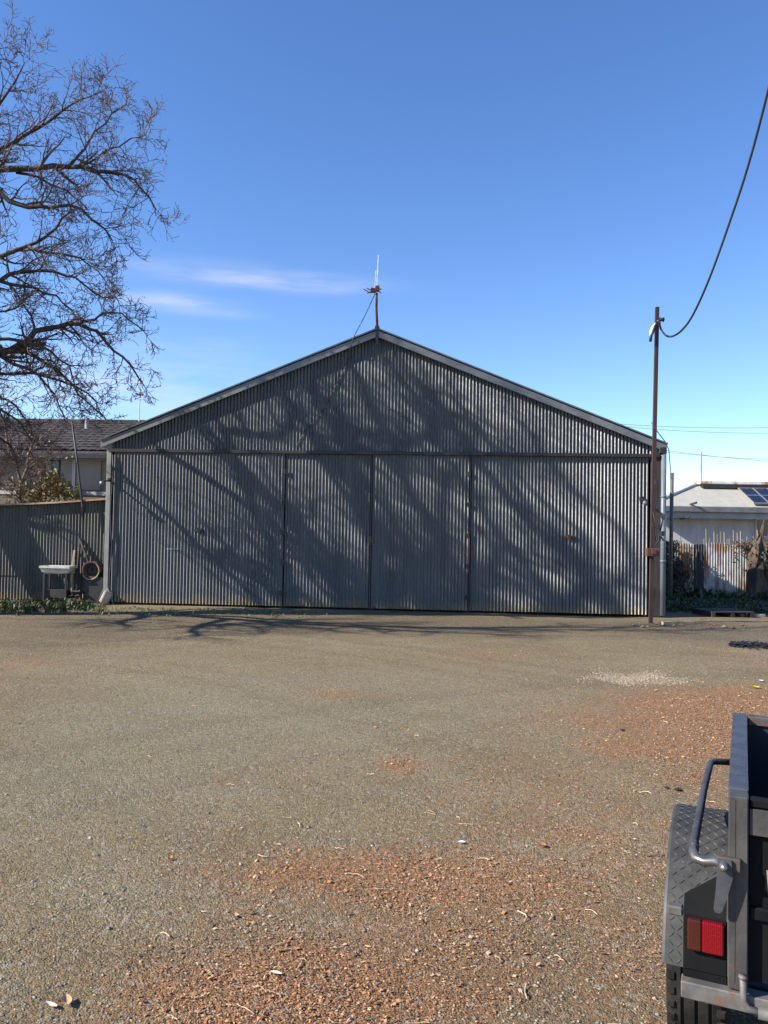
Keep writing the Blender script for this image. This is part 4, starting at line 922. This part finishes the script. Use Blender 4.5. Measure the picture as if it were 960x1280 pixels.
vis(TP(22, 433, D), [(40, 442, D + .3), (62, 456, D + .4), (82, 474, D + .4), (100, 492, D + .5), (128, 520, D + .5)], .05, .009, 12, .85, .1)
vis(TP(0, 442, D), [(18, 455, D - .3), (40, 462, D - .4), (58, 480, D - .4), (75, 508, D - .4), (82, 528, D - .4)], .045, .009, 12, .85, .1)
vis(A2, [(-60, 480, D + .8), (-20, 490, D + .8), (10, 500, D + .8), (32, 520, D + .7), (40, 545, D + .7)], .06, .01, 12, .9)
vis(A2, [(-70, 395, D + .4), (-30, 392, D + .5), (5, 388, D + .5), (30, 376, D + .5), (50, 360, D + .4)], .05, .01, 10, 1.0)
vis(A2, [(-60, 490, D + .3), (-10, 505, D + .3), (22, 528, D + .3), (42, 556, D + .3)], .05, .009, 14, .9, .2)
vis(A2, [(-50, 535, D + .2), (0, 546, D + .2), (18, 570, D + .2), (26, 598, D + .2)], .05, .009, 13, .85, .2)
vis(A2, [(-30, 468, D + .6), (20, 466, D + .6), (60, 470, D + .6), (95, 482, D + .6), (118, 502, D + .6), (132, 524, D + .6)], .05, .009, 16, .8, .2)
vis(A2, [(-40, 430, D - .5), (10, 425, D - .5), (50, 432, D - .5), (75, 448, D - .5), (92, 470, D - .5), (100, 500, D - .5)], .05, .009, 14, .8, .2)
limb.build('trunk', M['bark'], tree, True)
tw.build('crown', M['twig'], tree)
q = MB(); rg = random.Random(55)
for t_ in tips:
    zf = min(1, max(.06, (t_.z - 3.5) / 6))
    if rg.random() < .03 + .16 * zf:
        for _ in range(rg.randint(2, 4)):
            c = t_ + Vector((rg.gauss(0, .035), rg.gauss(0, .035), rg.gauss(0, .035))); s_ = rg.uniform(.007, .013)
            q.add([c + Vector((0, 0, s_ * 1.5)), c + Vector((s_, 0, 0)), c + Vector((-s_ * .6, s_, 0)), c + Vector((-s_ * .6, -s_, 0)), c - Vector((0, 0, s_ * 1.5))], [(0, 1, 2), (0, 2, 3), (0, 3, 1), (4, 2, 1), (4, 3, 2), (4, 1, 3)])
q.build('seed_pods', M['pod'], tree)
# leaning stem added out of frame to cast the diagonal shadow on the lean-to
lt = thing('leaning_shade_tree', 'unseen leaning bare tree added to shade the lean-to wall', 'tree', (-9.2, 18.05, 0))
q = MB(); q.tube([(0.15, 0, -.2), (-.6, 0, .9), (-1.7, 0, 2.5), (-2.8, 0, 4.0), (-3.6, .1, 5.6)], [.30, .26, .25, .22, .16], 12); q.build('trunk', M['bark'], lt, True)
q = MB(); rg = random.Random(66); ps = [Vector((-2.4, 0, 3.5)), Vector((-2.8, 0, 4.0)), Vector((-3.2, .05, 4.8)), Vector((-3.6, .1, 5.6))]; branch(q, ps, [.1, .09, .08, .07], [Vector((-.6, 0, .8))] * 4, 2.2, 0, 2, rg, (7, 6, 4), .08, None, .2, .4); q.build('crown', M['twig'], lt)

# ------------------------------------------------------------------ box trailer at the lower right
TY = R(24.2)
c0 = P(911, 990, 2.25); ZT = c0.z
tl = thing('box_trailer', 'black box trailer with checker plate mudguard parked at the lower right', 'trailer', (c0.x, c0.y, 0), -TY)
ZB = .464; TW, TL = 1.25, 1.115                          # floor height, tray width and length
q = MB(); q.bbox(0, .050, -.028, .030, ZB + .01, ZT - .002, .003); q.box(.016, .0175, -.0295, -.028, ZB + .03, ZT - .01); q.build('corner_post', M['tr_post'], tl)
q = MB(); q.bbox(TW - .05, TW, -.028, .030, ZB + .01, ZT - .002, .003); q.build('corner_post', M['tr_post'], tl)
for x in (.004, TW - .016):
    q = MB(); q.box(x, x + .012, .031, TL - .04, ZB, ZT - .036); q.build('side_panel', M['tr_dark'], tl)
for x in (-.002, TW - .050):
    q = MB(); q.bbox(x, x + .052, .031, TL, ZT - .035, ZT + .004, .0025); q.build('top_rail', M['tr_paint'], tl)
q = MB(); q.box(.02, TW - .02, TL - .035, TL - .02, ZB, ZT - .036); q.build('front_panel', M['tr_inner'], tl)
q = MB(); q.bbox(.051, TW - .051, TL - .05, TL, ZT - .034, ZT + .003, .005); q.build('front_rail', M['tr_post'], tl)
q = MB(); q.box(.02, TW - .02, .03, TL - .04, ZB - .004, ZB + .006); q.build('floor', M['tr_inner'], tl)
tg = MB(); tg.box(.053, TW - .053, .004, .014, ZB + .03, ZT - .02); tg.bbox(.053, TW - .053, -.016, .018, ZT - .030, ZT - .006, .004); tg.bbox(.053, TW - .053, -.012, .003, ZT - .105, ZT - .032, .004); tg.bbox(.053, TW - .053, -.012, .003, ZB + .20, ZB + .235, .004)
tg = tg.build('tailgate', M['tr_dark'], tl)
q = MB(); q.bbox(.053, TW - .053, -.0165, -.0125, ZT - .104, ZT - .033, .001); q.build('top_band', M['tr_post'], tg)
zc = ZT - .225; q = MB(); q.add([(.095, -.02, zc + .03), (.105, -.022, zc + .008), (.10, -.02, zc - .028), (.125, -.03, zc - .016), (.17, -.034, zc - .02), (.17, -.034, zc + .02), (.125, -.03, zc + .014)], [(0, 1, 6), (1, 2, 3), (1, 3, 6), (3, 4, 5, 6)]); q.add([(.095, -.006, zc + .03), (.10, -.006, zc - .028), (.17, -.006, zc - .02), (.17, -.006, zc + .02)], [(0, 1, 2, 3)]); q.build('latch_plate', M['alu'], tg)
# rear bar, hinge rod and pin
q = MB(); q.bbox(-.120, TW + .12, -.036, .012, ZB - .040, ZB + .006, .003); q.build('rear_bar', M['galvbar'], tl)
q = MB(); q.tube([(.075, -.055, ZB - .020), (TW - .07, -.055, ZB - .020)], .016, 10); q.tube([(.11, -.055, ZB - .020), (.135, -.055, ZB - .020)], .021, 10); q.build('hinge_rod', M['galvbar'], tl, True)
q = MB(); q.tube([(.038, -.045, ZB + .055), (.040, -.047, ZB + .0), (.050, -.050, ZB - .018), (.08, -.055, ZB - .020)], .0095, 8); q.tube([(.038, -.045, ZB + .055), (.038, -.045, ZB + .062)], .012, 8); q.build('hinge_pin', M['galvbar'], tl, True)
# rope rail along the side, with its worn near end
rz_ = P(868, 1063, 2.29).z
q = MB(); q.tube([(-.090, .02, rz_), (-.092, .06, rz_ + .004), (-.090, .3, rz_ + .004), (-.088, .62, rz_ + .004), (-.080, .96, rz_ + .004), (-.066, 1.0, rz_ + .004), (.0, 1.02, rz_ + .004)], .0125, 12); rr = q.build('rope_rail', M['tr_paint'], tl, True)
q = MB(); q.tube([(-.0905, .05, rz_ + .003), (-.0905, .0, rz_ - .004), (-.082, -.028, rz_ - .010), (-.062, -.036, rz_ - .012), (-.035, -.036, rz_ - .006), (-.004, -.036, rz_ - .010)], [.0128, .0136, .0136, .0128, .0135, .018], 12); q.build('worn_end', M['worn'], rr, True)
# lever below the rail, bolt head
lv = MB(); zl = rz_ - .018
pr = [(-.026, zl + .026), (.008, zl + .028), (.012, zl - .02), (.000, zl - .065), (-.014, zl - .112), (-.020, zl - .119), (-.032, zl - .117), (-.036, zl - .109), (-.031, zl - .06)]
n = len(pr); lv.add([(x, -.058, z) for x, z in pr] + [(x, -.050, z) for x, z in pr], [tuple(range(n)), tuple(range(2*n-1, n-1, -1))] + [(i, n + i, n + (i+1) % n, (i+1) % n) for i in range(n)])
lvo = lv.build('tailgate_lever', M['tr_paint'], tl)
q = MB(); q.lathe([(-.026, .0), (-.025, .006), (-.018, .0115), (-.0, .0125), (.004, .0125)], (-.010, -.056, zl + .012), 'y', 14); q.build('bolt', M['worn'], lvo, True)
q = MB(); q.bbox(-.030, .032, -.048, -.0285, zl - .006, zl + .030, .003); q.build('pivot_block', plain('rust_bloomed_charcoal', (.085, .055, .042), (.05, .045, .042), 18, rough=.7, rust=.3, rustsc=22, rustcol=(.15, .065, .035)), tl)
# lamp bracket: rear plate, sloping gusset, side cheek, small step tab
zl0, zl1 = ZB + .008, P(885, 1134, 2.27).z
zA0, zA1 = P(864, 1181, 2.29).z, P(864, 1143, 2.29).z
q = MB(); q.bbox(-.116, -.002, -.008, -.002, zl0, zl1 - .03, .001)
q.add([(-.116, -.010, zl1 - .034), (-.004, -.010, zl1 - .034), (-.116, .035, zl1 + .012), (-.030, .075, zl1 + .062), (-.004, .075, zl1 + .062), (-.116, -.010, zl1 - .038), (-.004, -.010, zl1 - .038), (-.116, .035, zl1 + .008), (-.030, .075, zl1 + .058), (-.004, .075, zl1 + .058)], [(0, 1, 4, 3, 2), (7, 8, 9, 6, 5), (0, 5, 6, 1), (2, 7, 5, 0), (3, 8, 7, 2), (4, 9, 8, 3)])
q.build('lamp_bracket', M['tr_dark'], tl)
q = MB(); q.bbox(-.160, -.118, -.002, .03, zA1 - .012, zA1 + .014, .004); q.build('step_tab', M['galvbar'], tl)
q = MB(); q.bbox(-.113, -.004, -.012, -.0085, zA0 - .062, zA1 + .006, .001)
lb = q.build('tail_lamp', M['tr_dark'], tl)
q = MB(); zmid = zA0; xm = -.066
q.bbox(xm + .0003, -.010, -.034, -.0125, zA0, zA1, .004); q.build('red_lens', M['red'], lb)
q = MB(); q.bbox(-.104, xm - .0003, -.034, -.0125, zA0, zA1, .004); q.build('amber_lens', M['amber'], lb)
# mudguard with raised treads
AX, AZ, RR = .56, .325, .430
mg = MB(); a0, a1, n = R(13), R(163), 40; xa, xb = -.186, .0
def mgp(a, r_=RR): return AX - r_ * math.cos(a), AZ + r_ * math.sin(a)
vs = []
for i in range(n + 1):
    a = a0 + (a1 - a0) * i / n; y, z = mgp(a); y2, z2 = mgp(a, RR - .004)
    yl, zl_ = mgp(a, RR - .022)
    vs += [(xa - .002, yl, zl_), (xa, y2 , z2 ), (xa + .008, y, z), (xb, y, z), (xb, y2, z2), (xa + .008, y2, z2), (xa + .002, yl, zl_)]
fs = []
for i in range(n):
    for k in range(7): fs.append((7*i+k, 7*i+7+k, 7*i+7+(k+1) % 7, 7*i+(k+1) % 7))
mg.add(vs, fs)
ds_ = .0225; nr = int((a1 - a0) * RR / ds_)
for i in range(nr):
    for j in range(9):
        x = xa + .026 + j * .0232; a = a0 + (i + .6) * ds_ / RR
        if x > xb - .01 or a > a1 - .03: continue
        s_ = 1 if (i + j) % 2 else -1
        ex_, ea = .0088, .0088 * s_
        def q3(dx, da, h): y, z = mgp(a + da / RR, RR + h); return (x + dx, y, z)
        nx_, na = -.0016 * s_, .0016
        mg.add([q3(-ex_, -ea, .0002), q3(nx_, na, .0002), q3(ex_, ea, .0002), q3(-nx_, -na, .0002), q3(-ex_ * .45, -ea * .45, .0021), q3(ex_ * .45, ea * .45, .0021)], [(0, 4, 1), (4, 5, 1), (1, 5, 2), (2, 5, 3), (5, 4, 3), (4, 0, 3)])
mgo = mg.build('mudguard', M['plate'], tl)
m2 = mgo.copy(); C.objects.link(m2); m2.scale = (-1, 1, 1); m2.location = (TW, 0, 0)
# wheels
def wheel(x):
    t_ = MB(); RO = .315
    prof = [(-.080, .20), (-.092, .25), (-.088, .295), (-.072, .310), (-.045, RO), (-.043, RO - .008), (-.035, RO - .008), (-.033, RO), (-.004, RO), (-.002, RO - .008), (.006, RO - .008), (.008, RO), (.036, RO), (.038, RO - .008), (.046, RO - .008), (.048, RO), (.072, .310), (.088, .295), (.092, .25), (.080, .20)]
    t_.lathe(prof, (x, AX, RO), 'x', 44)
    for k in range(44):
        a = 2 * math.pi * (k + .5) / 44
        for s_ in (-1, 1):
            y, z = AX + .309 * math.cos(a), RO + .309 * math.sin(a); tx = Vector((0, -math.sin(a), math.cos(a))); nr_ = Vector((0, math.cos(a), math.sin(a)))
            c_ = Vector((x + s_ * .073, y, z)); e = tx * .012; w_ = Vector((.014, 0, 0)); t_.add([c_ - e - w_, c_ + e - w_, c_ + e + w_, c_ - e + w_, c_ - e * .8 - w_ * .7 + nr_ * .009, c_ + e * .8 - w_ * .7 + nr_ * .009, c_ + e * .8 + w_ * .7 + nr_ * .009, c_ - e * .8 + w_ * .7 + nr_ * .009], [(4, 5, 6, 7), (0, 1, 5, 4), (1, 2, 6, 5), (2, 3, 7, 6), (3, 0, 4, 7)])
    to = t_.build('wheel', M['rubber'], tl)
    r_ = MB(); r_.lathe([(-.078, .202), (-.06, .185), (-.02, .17), (-.03, .10), (-.03, 0)], (x, AX, RO), 'x', 28); r_.lathe([(.078, .202), (.06, .185), (.02, .17), (.0, .10), (.0, 0)], (x, AX, RO), 'x', 28); r_.build('rim', M['barge'], to, True)
wheel(-.094); wheel(TW + .094)
q = MB(); q.tube([(-.05, AX, .315), (TW + .05, AX, .315)], .025, 10); q.build('axle', M['track'], tl)
q = MB()
for x in (.06, TW - .1): q.bbox(x, x + .04, .02, TL, ZB - .055, ZB - .006, .003)
q.build('chassis_rail', M['tr_dark'], tl)
q = MB(); q.bar((.12, TL, ZB - .03), (TW / 2, TL + 1.05, ZB - .03), .05); q.bar((TW - .12, TL, ZB - .03), (TW / 2 + .05, TL + 1.05, ZB - .03), .05); q.tube([(TW / 2 + .02, TL + 1.0, ZB - .03), (TW / 2 + .02, TL + 1.0, 0.02)], .02, 8); q.build('drawbar', M['tr_dark'], tl)
